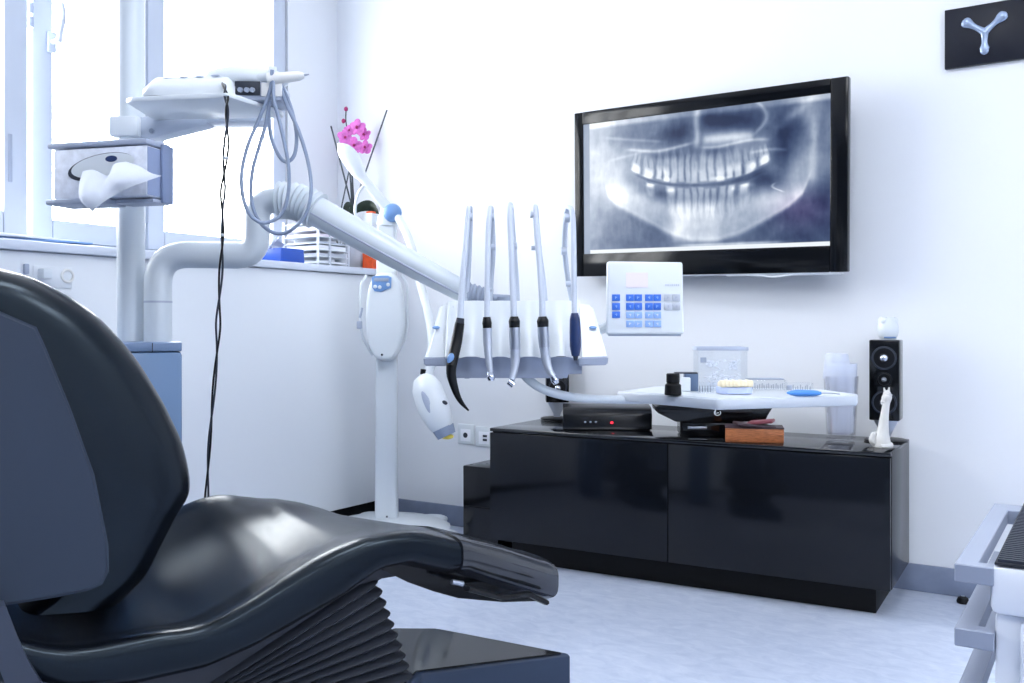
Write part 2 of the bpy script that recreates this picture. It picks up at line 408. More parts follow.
for (px, py, rz, sc) in ((345, 137, .5, .9), (357, 127, -.2, 1.0), (364, 134, -.4, .8), (365, 147, -.1, .85), (354, 145, .2, 1.0), (349, 130, .3, .6)):
    f = frame(oz(px, py, -2.74 + .01 * rz) + Vector((0, 0, 0)), yaw=rz, tilt=-.15)
    m = MB()
    for k in range(5):
        a = pi / 2 + k * 2 * pi / 5; L = .034 * sc
        mx = f @ Matrix.Rotation(-a, 4, 'Y')
        m.ell(mx, (.019 * sc, .003, .016 * sc) if k % 2 == 0 else (.019 * sc, .003, .019 * sc), c=(.019 * sc, .002 * k, 0), nu=12, nv=8)
    fl = m.build('flower', 'petal', t)
    MB().ell(f, (.006 * sc, .008, .007 * sc), c=(0, -.004, -.002)).build('flower_centre', 'petalc', fl)
for (pts) in (((354, 212), (361, 207), (370, 206), (376, 214), (377, 222)), ((352, 213), (349, 207), (346, 212), (344, 226))):
    c = cr([oz(x, y, -2.73) for x, y in pts], 6); n = len(c)
    MB().tube(c, [.004 + .02 * sin(pi * (.08 + .9 * i / (n - 1))) for i in range(n)], 8, flat=.18).build('leaf', 'leaf', t)
# small white pot with a plant
p = oc(341, -2.73)
t = thing('potted_plant', p, 'small green plant in a white pot beside the stacked trays', 'plant')
MB().lathe(Matrix.Translation(p), [(.02, 0), (.024, .003), (.029, .06), (.027, .062), (.024, .05)], 18).build('pot', 'white', t)
m = MB()
for k in range(7):
    a = k * .9; m.tube(cr([p + Vector((0, 0, .05)), p + Vector((.012 * cos(a), .012 * sin(a), .085)), p + Vector((.022 * cos(a), .022 * sin(a), .115 + .01 * (k % 3)))], 4), [.003, .006, .008, .007, .006, .004, .002, .001, .001], 7, flat=.4)
m.build('leaves', 'leaf', t)
# orange carton
p = oc(371, -2.675)
t = thing('carton', p, 'orange and white upright carton on the counter in front of the orchid', 'carton')
MB().box(Matrix.Translation(p + Vector((0, 0, .085))) @ Matrix.Rotation(.1, 4, 'Z'), (.05, .055, .17), .002).build('body', 'orange', t)
MB().box(Matrix.Translation(p + Vector((0.0, 0, .205))) @ Matrix.Rotation(.1, 4, 'Z'), (.052, .057, .07), .002).build('upper_panel', 'white', t)
MB().box(Matrix.Translation(p + Vector((.0, 0, .245))) @ Matrix.Rotation(.1, 4, 'Z'), (.03, .03, .01), .002).build('cap', 'orange', t)

# ------------------------------------------------------------------ media console
CY = radians(2.5)
CF = wframe(Vector((-.513, 2.758, 0)), CY)      # local x to the right, y towards the wall, origin at the front right corner
CW, CD, CB, CT = 1.308, .378, .086, .472
con = thing('media_console', CF @ Vector((-CW / 2, CD / 2, 0)), 'long low black gloss sideboard standing against the back wall', 'sideboard')
MB().box(CF, (CW, CD - .02, CT - CB - .0), .0015, c=(-CW / 2, CD / 2 + .01, (CB + CT) / 2)).build('body', 'glossd', con)
MB().box(CF, (CW, CD, .012), .003, c=(-CW / 2, CD / 2, CT - .006 + .0005)).build('top_panel', 'toplac', con)
dw = CW / 2
for k in range(2):
    MB().box(CF, (dw - .003, .02, CT - CB - .015), .002, c=(-CW + dw * (k + .5), .009, (CB + CT) / 2 - .0075)).build('door', 'door', con)
MB().box(CF, (CW - .10, CD - .09, CB), .001, c=(-CW / 2, CD / 2 + .045 - .02, CB / 2)).build('plinth', 'matblack', con)
# subwoofer to the left
t = thing('subwoofer', (-1.93, 2.95, 0), 'black gloss box speaker on the floor at the left end of the sideboard', 'speaker')
B((-2.005, 2.80, .008), (-1.85, 3.06, .315), .004).build('cabinet', 'gloss', t)
B((-1.995, 2.815, 0), (-1.86, 3.05, .009)).build('foot', 'matblack', t)
m = MB(); B((-1.998, 2.797, .165), (-1.857, 2.80, .17), mb=m); m.build('trim_line', 'matblack', t)
# sockets on the back wall
for k, (x0, x1, y0, y1) in enumerate(((459, 475, 424, 444), (477.5, 493, 426.5, 447))):
    a, b = onY(x0, y0, YW), onY(x1, y1, YW); c = (a + b) / 2
    t = thing('wall_socket', c, ['white wall socket with round black jack, left of two', 'white wall socket with twin dark jacks, right of two'][k], 'socket', 'wall sockets')
    sz = (.08, .082)
    MB().box(Matrix.Translation((c.x, YW - .005, c.z)), (sz[0], .010, sz[1]), .003).build('plate', 'white', t)
    m = MB()
    if k == 0: m.tube([Vector((c.x, YW - .008, c.z - .004)), Vector((c.x, YW - .012, c.z - .004))], .011, 14)
    else:
        for dz in (-.012, .004): m.box(Matrix.Translation((c.x + .006, YW - .011, c.z + dz)), (.02, .003, .009), .001)
    m.build('jack', 'dgrey', t)
    MB().box(Matrix.Translation((c.x, YW - .0105, c.z - .004)), (.05, .001, .05), .0004).build('inner_plate', 'paper', t)

# ------------------------------------------------------------------ television
tvF = Matrix.Translation((-1.1766, 3.02, 1.3034)) @ Matrix.Rotation(-.0545, 4, 'Z') @ Matrix.Rotation(.0414, 4, 'X') @ Matrix.Rotation(.0171, 4, 'Y')
tv = thing('television', tvF.translation, 'flat black television on the back wall showing a dental x-ray', 'television')
TW, TH = .991, .602
bl, br_, bt, bb = .036, .055, .045, .083      # bezel widths
m = MB()
m.box(tvF, (bl, .03, TH), .004, c=(-TW / 2 + bl / 2, .012, 0)); m.box(tvF, (br_, .03, TH), .004, c=(TW / 2 - br_ / 2, .012, 0))
m.box(tvF, (TW - bl - br_ - .0004, .03, bt), .002, c=((bl - br_) / 2, .012, TH / 2 - bt / 2)); m.box(tvF, (TW - bl - br_ - .0004, .03, bb), .002, c=((bl - br_) / 2, .012, -TH / 2 + bb / 2))
m.build('bezel', 'bezel', tv)
m = MB(); m.box(tvF, (TW - .02, .035, TH - .02), .006, c=(0, .04, 0)); m.box(tvF, (TW * .6, .03, TH * .55), .01, c=(0, .068, 0)); m.build('housing', 'black', tv)
m = MB(); m.box(tvF, (.16, .06, .16), .005, c=(0, .095, 0)); m.build('wall_mount', 'matblack', tv)
m = MB(); m.box(tvF, (TW * .9, .006, .006), .002, c=(.02, .004, -TH / 2 - .001)); m.tube([tvF @ Vector((x, .006, -TH / 2 - .004 - .008 * exp(-((x - .26) / .04) ** 2))) for x in [.1 + .02 * k for k in range(20)]], .004, 6); m.build('lower_trim', 'white', tv)
sx0, sx1, sz0, sz1 = -TW / 2 + bl, TW / 2 - br_, -TH / 2 + bb, TH / 2 - bt

from mathutils import noise as mn
def fb(u, v, s, seed=0): return .75 * mn.fractal(Vector((u * s, v * s * .56, seed * 3.7)), 1.0, 2.0, 4)
def smooth01(x): x = max(0., min(1., x)); return x * x * (3 - 2 * x)
def lerpc(pts, x):
    if x <= pts[0][0]: return pts[0][1]
    for (a, b), (c, d) in zip(pts, pts[1:]):
        if x <= c: return b + (d - b) * (x - a) / (c - a)
    return pts[-1][1]
UP = [(.20, .36), (.237, .40), (.297, .45), (.377, .49), (.48, .515), (.59, .51), (.66, .495), (.712, .47), (.775, .42), (.8, .39)]
LO = [(.2, .40), (.25, .45), (.30, .495), (.36, .525), (.404, .54), (.47, .55), (.525, .56), (.6, .56), (.7, .545), (.76, .50)]
JAW = [(.08, .42), (.11, .58), (.15, .65), (.22, .72), (.31, .81), (.40, .90), (.48, .945), (.58, .95), (.66, .915), (.75, .84), (.85, .74), (.90, .66), (.945, .5), (.96, .36)]
UTEETH = [(.24, .042, .5, .16), (.292, .048, .45, .17), (.34, .03, .36, .22), (.372, .032, .44, .24), (.405, .03, .2, .26), (.437, .028, .15, .26), (.466, .024, .14, .26), (.494, .03, .16, .25), (.528, .03, .18, .25), (.56, .028, .2, .25), (.592, .034, .36, .24), (.63, .03, .36, .24), (.662, .036, .42, .24), (.71, .05, .46, .19), (.765, .044, .5, .15)]
LTEETH = [(.305, .04, .38, .10), (.39, .042, .28, .22), (.43, .032, .2, .24), (.462, .026, .14, .24), (.49, .022, .12, .23), (.515, .021, .12, .23), (.54, .021, .12, .23), (.566, .023, .13, .23), (.6, .03, .2, .25), (.636, .034, .3, .24), (.69, .05, .42, .2)]
def G(x, c, s): return exp(-((x - c) / s) ** 2)
def band(u, a, b, w): return smooth01((u - a) / w) * smooth01((b - u) / w)
def xray(u, v):
    "grey value of the radiograph, u to the right, v downwards"
    wob = .012 * fb(u, v, 6, 2)
    u0, v0 = u, v; u += wob; v += .5 * wob
    x = .40 + .10 * smooth01((.5 - u) / .45) + .13 * fb(u, v, 4, 1) + .05 * fb(u, v, 11, 4)
    x += .26 * G(u, .07, .10) * G(v, .28, .42) + .14 * G(u, .02, .06)
    jaw = lerpc(JAW, u); inside = smooth01((jaw - v) / .04)
    if u < .08: inside *= smooth01((u - .04) / .04)
    if u > .94: inside *= smooth01((.97 - u) / .03)
    below = (1 - inside) * smooth01((v - .45) / .25)
    x -= .09 * below + .20 * below * smooth01((u - .6) / .3)
    low = lerpc(LO, u); up = lerpc(UP, u)
    x += inside * .27 * smooth01((v - low - .04) / .12)
    x += .16 * G(v, jaw - .014, .02) * band(u, .1, .95, .04)
    x += .20 * G(u, .15, .075) * G(v, .45, .17) + .12 * G(u, .2, .1) * G(v, .6, .08)
    x += .32 * G(u, .885, .065) * G(v, .5, .17) + .14 * G(u, .8, .1) * G(v, .68, .07) + .24 * G(u, .945 - .1 * (v - .3) ** 2, .016) * band(v, .1, .62, .1)
    x += .20 * smooth01((u - .38) / .035) * smooth01((.61 - u) / .06) * smooth01((v - .62) / .10) * smooth01((.97 - v) / .05) * (1 + .25 * sin(u * 34))
    # upper alveolar bone, sinuses, palate, septum
    x += .13 * G(v, up - .10, .13) * band(u, .18, .82, .06)
    for cu, cv, su, sv, k in ((.43, .15, .055, .10, -.36), (.35, .16, .06, .07, -.2), (.61, .10, .075, .06, -.42), (.71, .12, .05, .08, -.26), (.54, .07, .035, .06, -.28), (.83, .19, .06, .12, -.34), (.88, .30, .04, .12, -.16), (.39, .30, .08, .03, -.22), (.58, .305, .07, .028, -.2), (.06, .13, .02, .08, -.12), (.22, .14, .06, .05, -.08), (.13, .15, .02, .06, -.1), (.49, .28, .02, .04, -.12)):
        x += k * G(u, cu, su) * G(v, cv, sv)
    x += .36 * G(u, .50 - .03 * (v - .15), .012) * smooth01((.3 - v) / .08)
    x += .46 * band(u, .51, .73, .03) * G(v, .215 + .04 * (u - .6), .036)
    x += .30 * G(v, .245 + .018 * cos(u * 18), .013) * band(u, .18, .50, .05) + .26 * G(v, .262 + .012 * cos(u * 22), .012) * band(u, .5, .80, .05)
    x += .16 * G(v, .12 + .3 * (u - .1), .012) * band(u, .08, .38, .05) + .12 * G(v, .30 - .25 * (u - .1), .012) * band(u, .1, .3, .05)
    x += .24 * G(u, .735 + .03 * sin(v * 16), .009) * smooth01((.24 - v) / .06) + .2 * G(v, .33 + 2.2 * (u - .77) ** 2, .012) * band(u, .7, .86, .03)
    x += .24 * G(u - .9 + .6 * (v - .05), 0, .03) * G(v, .1, .1) + .2 * G(u, .93, .03) * G(v, .08, .08)
    # gap between the arches
    if .2 < u < .8:
        x -= (.17 + .08 * fb(u, v, 14, 6)) * smooth01((v - up - .004) / .02) * smooth01((low - v - .004) / .02) * band(u, .2, .8, .06)
    x -= .26 * G(u, .345, .026) * G(v, .575, .045) + .34 * G(u, .77, .05) * G(v, .53, .05) + .30 * G(u, .84, .035) * G(v, .40, .12) + .1 * G(u, .25, .05) * G(v, .55, .03)
    for k, (c, w, a, L) in enumerate(UTEETH):
        c2 = c + (v - up) * (.25 * (c - .51)) + .0015 * sin(v * 30 + k * 2); d = abs(u - c2) / (w * .5) + .22 * fb(u, v, 26, 5)
        if d < 1.6:
            t = (up + .006 * sin(k * 2.1) - v) / L
            if -.1 < t < 1:
                wid = 1.0 if t < .42 else 1.0 - .5 * (t - .42) / .58
                if w > .04 and t > .45: d = abs(abs(u - c2) - w * .24) / (w * .22)
                e = smooth01((wid - d) / .8 + .25)
                x += e * (.72 * a * smooth01((.5 - t) / .3) + .15 * smooth01((1.05 - t) / .3)) * smooth01((t + .05) / .08)
                x -= .04 * G(d, 0, .2) * band(t, .3, .9, .15)
                x -= .05 * (.6 + .8 * sin(k * 2.3) ** 2) * G(d, 1.15, .25) * band(t, .0, .8, .1)
    for k, (c, w, a, L) in enumerate(LTEETH):
        c2 = c - (v - low) * (.25 * (c - .51)) + .0015 * sin(v * 30 + k * 2); d = abs(u - c2) / (w * .5) + .22 * fb(u, v, 26, 5)
        if d < 1.6:
            t = (v - low + .006 * sin(k * 1.7)) / L
            if -.1 < t < 1:
                wid = 1.0 if t < .4 else 1.0 - .55 * (t - .4) / .6
                e = smooth01((wid - d) / .8 + .25)
                x += e * (.72 * a * smooth01((.42 - t) / .3) + .12 * smooth01((1.05 - t) / .3)) * smooth01((t + .05) / .08)
                x -= .06 * G(d, 0, .2) * band(t, .3, .9, .15)
                x -= .04 * G(d, 1.15, .25) * band(t, .0, .8, .1)
    for cu, cv, su, sv in ((.24, .385, .018, .02), (.298, .435, .018, .014), (.375, .475, .02, .014), (.59, .495, .03, .012), (.725, .43, .012, .025), (.77, .40, .016, .025), (.70, .56, .024, .016), (.645, .575, .01, .016), (.39, .555, .02, .014), (.305, .505, .016, .012)):
        x += .3 * G(u, cu, su) * G(v, cv, sv)
    x += .3 * G(u - .81 - .02 * sin((v - .5) * 60), 0, .006) * band(v, .55, .63, .02)
    x += .09 * fb(u, v, 22, 3) + .05 * fb(u * 2.2, v * .6, 30, 2)
    u, v = u0, v0
    x += .45 * smooth01((.055 - v) / .035) * (.35 + .5 * smooth01((.5 - u) / .3) + .5 * smooth01((u - .8) / .1))
    x += .5 * G(v, .965, .012) * band(u, .36, .9, .15)
    if v > .972 and u > .03: x = .98
    if u < .03: x = .50 + .1 * v
    return max(0., min(1., x))
def xcol(u, v):
    g = xray(u, v); hot = G(u, .9, .1) * G(v, .75, .12)
    return [min(255, c) for c in (34 + 214 * g ** 1.15 + 16 * hot, 46 + 208 * g ** 1.07, 80 + 182 * g + 8 * hot)]
NU, NV = 330, 190
me = bpy.data.meshes.new('screen')
vs = [(tvF @ Vector((sx0 + (sx1 - sx0) * i / NU, .004, sz1 - (sz1 - sz0) * j / NV))) - tvF.translation for j in range(NV + 1) for i in range(NU + 1)]
fs = [[j * (NU + 1) + i, (j + 1) * (NU + 1) + i, (j + 1) * (NU + 1) + i + 1, j * (NU + 1) + i + 1] for j in range(NV) for i in range(NU)]
me.from_pydata(vs, [], fs)
ca = me.color_attributes.new('radiograph', 'FLOAT_COLOR', 'POINT')
buf = []
for j in range(NV + 1):
    for i in range(NU + 1):
        u, v = i / NU, j / NV
        c = xcol(u, v)
        buf += [*lin((min(255, c[0]), min(255, c[1]), min(255, c[2]))), 1]
ca.data.foreach_set('color', buf)
sm = bpy.data.materials.new('screen_picture'); sm.use_nodes = True
nt = sm.node_tree; b = nt.nodes['Principled BSDF']; at = nt.nodes.new('ShaderNodeAttribute'); at.attribute_name = 'radiograph'
b.inputs['Base Color'].default_value = (.005, .006, .008, 1); b.inputs['Roughness'].default_value = .2; b.inputs['Specular IOR Level'].default_value = .3
nt.links.new(at.outputs['Color'], b.inputs['Emission Color']); b.inputs['Emission Strength'].default_value = .9
me.materials.append(sm)
so = bpy.data.objects.new('screen', me); COL.objects.link(so); so.parent = tv; so['label'] = 'lit screen showing a grey dental x-ray of both jaws'

# ------------------------------------------------------------------ wall sign with a silver three-armed mark
a = onY(945.5, 12, YW); b_ = onY(945.5, 70.3, YW)
SX0, SZ0, SZ1 = a.x, b_.z, a.z; SX1 = SX0 + .235
sg = thing('wall_sign', ((SX0 + SX1) / 2, YW, SZ0), 'black wall plaque with silver three-armed mark high on the back wall', 'sign')
B((SX0, YW - .018, SZ0), (SX1, YW, SZ1), .002).build('plaque', mat('plaque_black', (22, 25, 36), .4, spec=.3), sg)
def sgp(px, py): return onY(px, py, YW - .022)
cen = sgp(984.6, 32)
m = MB()
for (px, py, w0, w1) in ((966, 22.5, .0085, .0155), (1003, 15.5, .0085, .0150), (984.5, 51, .0085, .0118)):
    e = sgp(px, py); pts = [cen + (e - cen) * t for t in [0, .15, .3, .45, .6, .72, .84, .94, 1.02, 1.1, 1.16, 1.19]]
    ws = [.0125, .0100, .0085, .0080, .0085, .0105, .0135, w1, w1, w1 * .85, w1 * .5, .002]
    m.tube(pts, ws, 12)
for i, v in enumerate(m.v): m.v[i] = Vector((v.x, YW - .022 + (v.y - (YW - .022)) * .4, v.z))
m.build('silver_mark', mat('silver_mark', (150, 166, 192), .3, metal=.5), sg)

# ------------------------------------------------------------------ things on the console
def cs(px, py): return onZ(px, py, CT + .001)
TOPZ = CT + .0012
def speaker(p, yaw, label, tall=.245, full=True):
    f = wframe(p, yaw)
    t = thing('satellite_speaker', p, label, 'speaker', 'slim black speakers')
    MB().lathe(f, [(.062, 0), (.063, .004), (.058, .007), (.012, .009)], 28).build('base', 'black', t)
    MB().lathe(f, [(.012, .008), (.014, .02), (.034, .06), (.036, .066)], 20).build('neck', 'alu', t)
    MB().box(f, (.087, .085, tall), .004, c=(0, 0, .066 + tall / 2)).build('cabinet', 'gloss', t)
    for dz, r in ((.055, .032), (.125, .018), (.19, .032)):
        g = f @ Matrix.Translation((0, -.043, .066 + dz)) @ Matrix.Rotation(pi / 2, 4, 'X')
        d = MB().lathe(g, [(r + .004, 0), (r + .004, .002), (r, .003), (r * .95, -.001)], 24).build('driver_ring', 'dgrey' if r > .02 else 'black', t)
        MB().lathe(g, [(r * .93, .0005), (r * .5, -.004), (r * .42, .004), (r * .2, .010), (.001, .011)], 24).build('driver_cone', 'black', d)
        MB().ell(g, (r * .40, r * .40, .012), c=(0, 0, .004)).build('driver_dome', 'chrome' if r > .02 else 'steel', d)
    return f, .066 + tall
pr = cs(886, 441)
f, ht = speaker(pr, YAW - .50, 'tall slim black speaker carrying a white tooth at the right end of the sideboard')
# tooth model on the speaker
p = f @ Vector((.006, 0, ht + .001))
t = thing('tooth_model', p, 'white model of a molar tooth standing on the tall right speaker', 'ornament')
m = MB()
TF = wframe(p, YAW)
rings = []
for j in range(9):
    z = .06 * j / 8; k = j / 8
    r = .024 + .006 * sin(pi * k) - (.004 if j == 0 else 0)
    rings.append([Vector((r * 1.05 * cos(a_), r * .85 * sin(a_), z + (.010 * abs(cos(2 * a_)) if j == 8 else 0))) for a_ in [2 * pi * q / 20 for q in range(20)]])
m.loft(rings, mx=TF)
for dx, dy in ((-.02, -.012), (.02, -.012), (-.02, .013), (.02, .013)): m.ell(TF, (.011, .010, .012), c=(dx * .8, dy * .8, .056))
m.build('crown', 'white', t)
MB().box(TF, (.036, .002, .005), .0008, c=(-.003, -.0215, .006)).build('blue_label', 'pblue', t)
pl = cs(556, 424)
speaker(onZ(557, 419, TOPZ), YAW, 'slim black speaker behind the handpieces at the left end of the sideboard', .17)
# figurine
p = cs(881, 447)
t = thing('figurine', p, 'slender white long-necked animal figurine standing in front of the tall speaker', 'ornament')
FF = wframe(p, YAW); k = 2.76 / FPX
def fp(px, py, dy=0): return FF @ Vector(((px - 882) * k, dy, (446 - py) * k))
m = MB(); n_ = cr([fp(883, 445.8), fp(883, 438), fp(884, 428), fp(885.5, 415), fp(887, 404), fp(888, 396), fp(888.5, 390)], 4)
m.tube(n_, [.026, .026, .025, .024, .023, .021, .019, .017, .016, .0145, .0135, .013, .012, .0115, .011, .0105, .0105, .011, .0125, .014, .014, .012, .010, .0085, .004], 14)
m.build('body', 'ivory', t)
m = MB(); m.tube(cr([fp(889.5, 392.5), fp(887.5, 395.5), fp(884.5, 401), fp(883.5, 404)], 4), [.013, .011, .008, .005], 10); m.build('head', 'ivory', t)
m = MB(); m.tube([fp(886, 392), fp(885, 387.5)], [.004, .002], 8); m.tube([fp(889.5, 391.5), fp(890, 387)], [.004, .002], 8); m.build('ear', 'ivory', t)
m = MB(); m.tube(cr([fp(878, 443), fp(873.5, 440), fp(874.5, 434), fp(877.5, 432.5)], 5), [.011, .010, .008, .006], 10); m.tube(cr([fp(890, 443.5, -.01), fp(885, 444.5, -.02), fp(879, 444.5, -.02)], 4), [.010, .009, .008], 8); m.build('tail', 'ivory', t)
# glass and clear cups
p = cs(841, 441)
t = thing('drinking_glass', p, 'tall clear glass with thick base standing on the sideboard beyond the white tray', 'glass')
GF = wframe(p, YAW)
prof = [(.038, .0), (.042, .004), (.043, .015), (.052, .20), (.0505, .20), (.041, .022), (.001, .017)]
m = MB().lathe(GF, prof, 28); m.build('tumbler', 'glassware', t)
t2 = thing('plastic_cup', p + Vector((0, 0, .02)), 'stack of frosted plastic cups standing in the tall glass', 'cup')
m = MB().lathe(wframe(p + Vector((0, 0, .024)), YAW), [(.034, 0), (.038, .003), (.046, .165), (.047, .215), (.0455, .215), (.0445, .165), (.036, .006), (.001, .005)], 24); m.build('outer_cup', 'frost', t2)
m = MB().lathe(wframe(p + Vector((-.012, 0, .19)), YAW), [(.042, .0), (.042, .005), (.034, .072), (.031, .078), (.001, .08), (.001, .078), (.03, .075), (.040, .006)], 24); m.build('upturned_cup', 'frost', t2)
# wooden box with leather flaps
a = onZ(725.5, 442, TOPZ); b_ = onZ(784, 443.5, TOPZ); dv = (b_ - a).normalized(); pv = Vector((-dv.y, dv.x, 0)); wl = (b_ - a).length
WF = Matrix.Translation(a) @ Matrix.Rotation(math.atan2(dv.y, dv.x), 4, 'Z')
t = thing('wooden_box', a + dv * wl / 2, 'striped reddish brown wooden box with leather flaps on top', 'box')
MB().box(WF, (wl, .10, .042), .002, c=(wl / 2, .05, .021)).build('body', 'wood', t)
MB().box(WF, (wl + .002, .102, .004), .001, c=(wl / 2, .05, .044)).build('lid', 'leathbrown', t)
MB().box(WF @ Matrix.Translation((wl * .5, .03, .050)) @ Matrix.Rotation(.25, 4, 'Z') @ Matrix.Rotation(.1, 4, 'Y'), (.115, .075, .009), .003).build('flap', 'leathbrown', t)
MB().box(WF @ Matrix.Translation((wl * .62, .035, .060)) @ Matrix.Rotation(-.2, 4, 'Z') @ Matrix.Rotation(-.12, 4, 'Y'), (.075, .065, .010), .003).build('flap', 'leathred', t)
# router with red lamp
a = onZ(563, 430, TOPZ); b_ = onZ(652, 430.5, TOPZ); dv = (b_ - a).normalized(); wl = (b_ - a).length
RF = Matrix.Translation(a) @ Matrix.Rotation(math.atan2(dv.y, dv.x), 4, 'Z')
t = thing('set_top_box', a + dv * wl / 2, 'black receiver box with glowing red lamp at the left of the sideboard', 'receiver')
prf = [(-.004, .004), (0, .014), (-.006, .05), (.008, .068), (.03, .076), (.13, .080), (.16, .076), (.16, .004)]
m = MB(); rings = [[Vector((x, y, z)) for y, z in prf] for x in (0, .006, wl - .006, wl)]; rings[0] = [v + Vector((0, .003, 0)) for v in rings[0]]; rings[-1] = [v + Vector((0, .003, 0)) for v in rings[-1]]
m.loft(rings, mx=RF); m.build('housing', 'glossd', t, smooth=50)
m = MB(); m.box(RF, (wl * .96, .15, .005), 0, c=(wl / 2, .08, .002)); m.build('foot', 'matblack', t)
MB().ell(RF, (.005, .004, .004), c=(wl * .55, -.003, .026)).build('red_lamp', 'led', t)
m = MB()
for k in (.25, .31, .37): m.ell(RF, (.004, .003, .003), c=(wl * k, -.003, .028))
m.build('button', 'lgrey', t)
p_ = onZ(622, 437, TOPZ)
# black wide-topped device
a = onZ(676, 437, TOPZ); b_ = onZ(752, 437.5, TOPZ); dv = (b_ - a).normalized(); wl = (b_ - a).length
DF = Matrix.Translation(a + Vector((-dv.y, dv.x, 0)) * .03) @ Matrix.Rotation(math.atan2(dv.y, dv.x), 4, 'Z')
k = 2.9 / FPX
t = thing('desktop_scanner', a + dv * wl / 2, 'black wide-topped device with round pale mark on a narrower foot', 'device')
m = MB(); m.box(DF, (.19, .12, .048), .006, c=(.115, .05, .024)); m.build('foot', 'gloss', t)
m = MB()
x0, x1 = (-20) * k, 100 * k
prf2 = [(x0, .098), (x0 + .01, .104), (x1, .104), (x1 - .02, .072), (x1 - .03, .05), (.0, .048), (x0 + .004, .076)]
m.prism(DF, prf2, -.03, .14, .004); m.build('body', 'gloss', t)
m = MB(); m.box(DF, (.06, .004, .007), .001, c=(.07, -.0115, .028)); m.build('silver_slot', 'steel', t)
lc = Vector((.13, -.033, .078)); m = MB()
m.tube([DF @ (lc + Vector((.010 * cos(a_), 0, .008 * sin(a_)))) for a_ in [2 * pi * q / 18 - 4.2 for q in range(15)]], .0014, 6)
m.tube([DF @ (lc + Vector((-.007, 0, .014))), DF @ (lc + Vector((-.007, 0, -.002))), DF @ (lc + Vector((.004, 0, .0)))], .0014, 6)
m.build('pale_mark', 'white', t)

#PART2
# ------------------------------------------------------------------ dental chair
CHO = RV * -.70 + FV * 1.33; CHA = RV * .839 + FV * .545; CHL = RV * -.545 + FV * .839
def ch(s, l, h): return CHO + CHA * s + CHL * l + UPV * h
def chp(px, py, l):
    d = ray(px, py); n = CHL
    t = (CHO.dot(n) + l) / d.dot(n)
    p = CO + d * t
    return ((p - CHO).dot(CHA), p.z)
def interp(tab, x): return lerpc(tab, x)
chair = thing('dental_chair', ch(.45, .26, 0), 'black upholstered dental chair with slate back shell in front of the instruments', 'dental chair')
top_t = sorted(chp(x, y, .02) for x, y in ((17, 627), (43, 634), (71, 637), (97, 634), (129, 627), (159, 621), (183, 619), (202, 615), (220, 607), (250, 590), (281, 570), (312, 551), (336, 539), (363, 529.5), (390, 526), (409, 525.5), (425, 527), (440, 531), (456, 535.5), (475, 540.5), (500, 546), (525, 553.5), (548, 561)))
bot_t = sorted(chp(x, y, .04) for x, y in ((20, 684), (60, 690), (129, 685), (203, 668), (250, 648), (297, 622), (336, 599), (375, 570), (404, 563), (443, 571), (458, 568), (500, 582), (548, 596)))
def spow(v, p): return math.copysign(abs(v) ** p, v)
S0, S1 = chp(17, 630, .02)[0] - .06, chp(473, 550, .02)[0]
S2 = chp(553, 575, .02)[0]
FARP = [(p.x, p.y) for p in cr([(-.1, 0, 0), (0, .005, 0), (.1, .03, 0), (.2, .06, 0), (.3, .074, 0), (.4, .062, 0), (.5, .012, 0), (.6, -.02, 0), (.7, -.05, 0), (.8, -.062, 0), (1.0, -.062, 0)], 6)]
def FAR(s): return lerpc(FARP, s)
def seat_ring(s, grow=0.0, shrink=0.0, lo=0.0):
    tp, bt = interp(top_t, s) + grow, interp(bot_t, s) - grow
    k = smooth01((s - .40) / .45)
    hw = .262 - .045 * k - shrink + grow
    mid = .262 - .045 * k
    hh = (tp - bt) / 2 - shrink * .7
    out = []
    far = FAR(s)
    dish = .046 * (1 - smooth01((s - .46) / .3)) + .006
    n = 44
    for q in range(n):
        a = 2 * pi * (q + .5) / n
        x = spow(cos(a), .34); z = spow(sin(a), .5)
        zz = (tp + bt) / 2 + hh * z
        t = smooth01((x + .2) / 1.2)
        if z > 0: zz += far * t - dish * max(0, 1 - x * x) * z
        else: zz += .02 * (1 - x * x) * z
        out.append(ch(s, mid + hw * x, zz))
    return out
rings = []
N = 60
for i, (ds, sh) in enumerate(((0, .06), (.008, .03), (.025, .012))): rings.append(seat_ring(S0 + ds, shrink=sh))
for i in range(N + 1): rings.append(seat_ring(S0 + .045 + (S1 - S0 - .05) * i / N))
rings.append(seat_ring(S1, shrink=.006))
MB().loft(rings).build('seat_cushion', 'leather', chair, smooth=60)
rings = [seat_ring(S1 - .03 + (S2 - S1 + .005) * i / 10, shrink=.008) for i in range(11)]
MB().loft(rings).build('foot_cushion', 'leather', chair, smooth=60)
rings = [seat_ring(S1 - .035 + (S2 - S1 + .03) * i / 14, grow=.004) for i in range(15)]
rings += [seat_ring(S2 + .003, grow=0.002, shrink=.008), seat_ring(S2 + .012, shrink=.03)]
cov = MB().loft(rings).build('foot_cover', 'smoke', chair, smooth=60); cov['label'] = 'clear plastic sleeve over the foot end'
# dark tray and strap below the foot end
und = [chp(x, y, .07) for x, y in ((374, 566), (404, 562), (444, 570), (470, 574), (510, 588), (545, 597), (535, 600), (500, 601), (455, 597), (430, 590), (405, 581))]
m = MB(); m.loft([[ch(s, l, h) for s, h in und] for l in (.06, .07, .40, .41)]); m.build('leg_rest_tray', 'gloss', chair)
st = [chp(x, y, -.01) for x, y in ((466, 588), (500, 597), (528, 594), (545, 602))]
m = MB(); m.tube([ch(s, -.01, h) for i, (s, h) in enumerate(st)], .006, 8, flat=2.2); m.build('strap', 'black', chair)
st = [chp(x, y, .01) for x, y in ((452, 582), (463, 584))]
m = MB(); m.tube([ch(s, .012, h) for s, h in st], .005, 8); m.build('buckle', 'steel', chair)
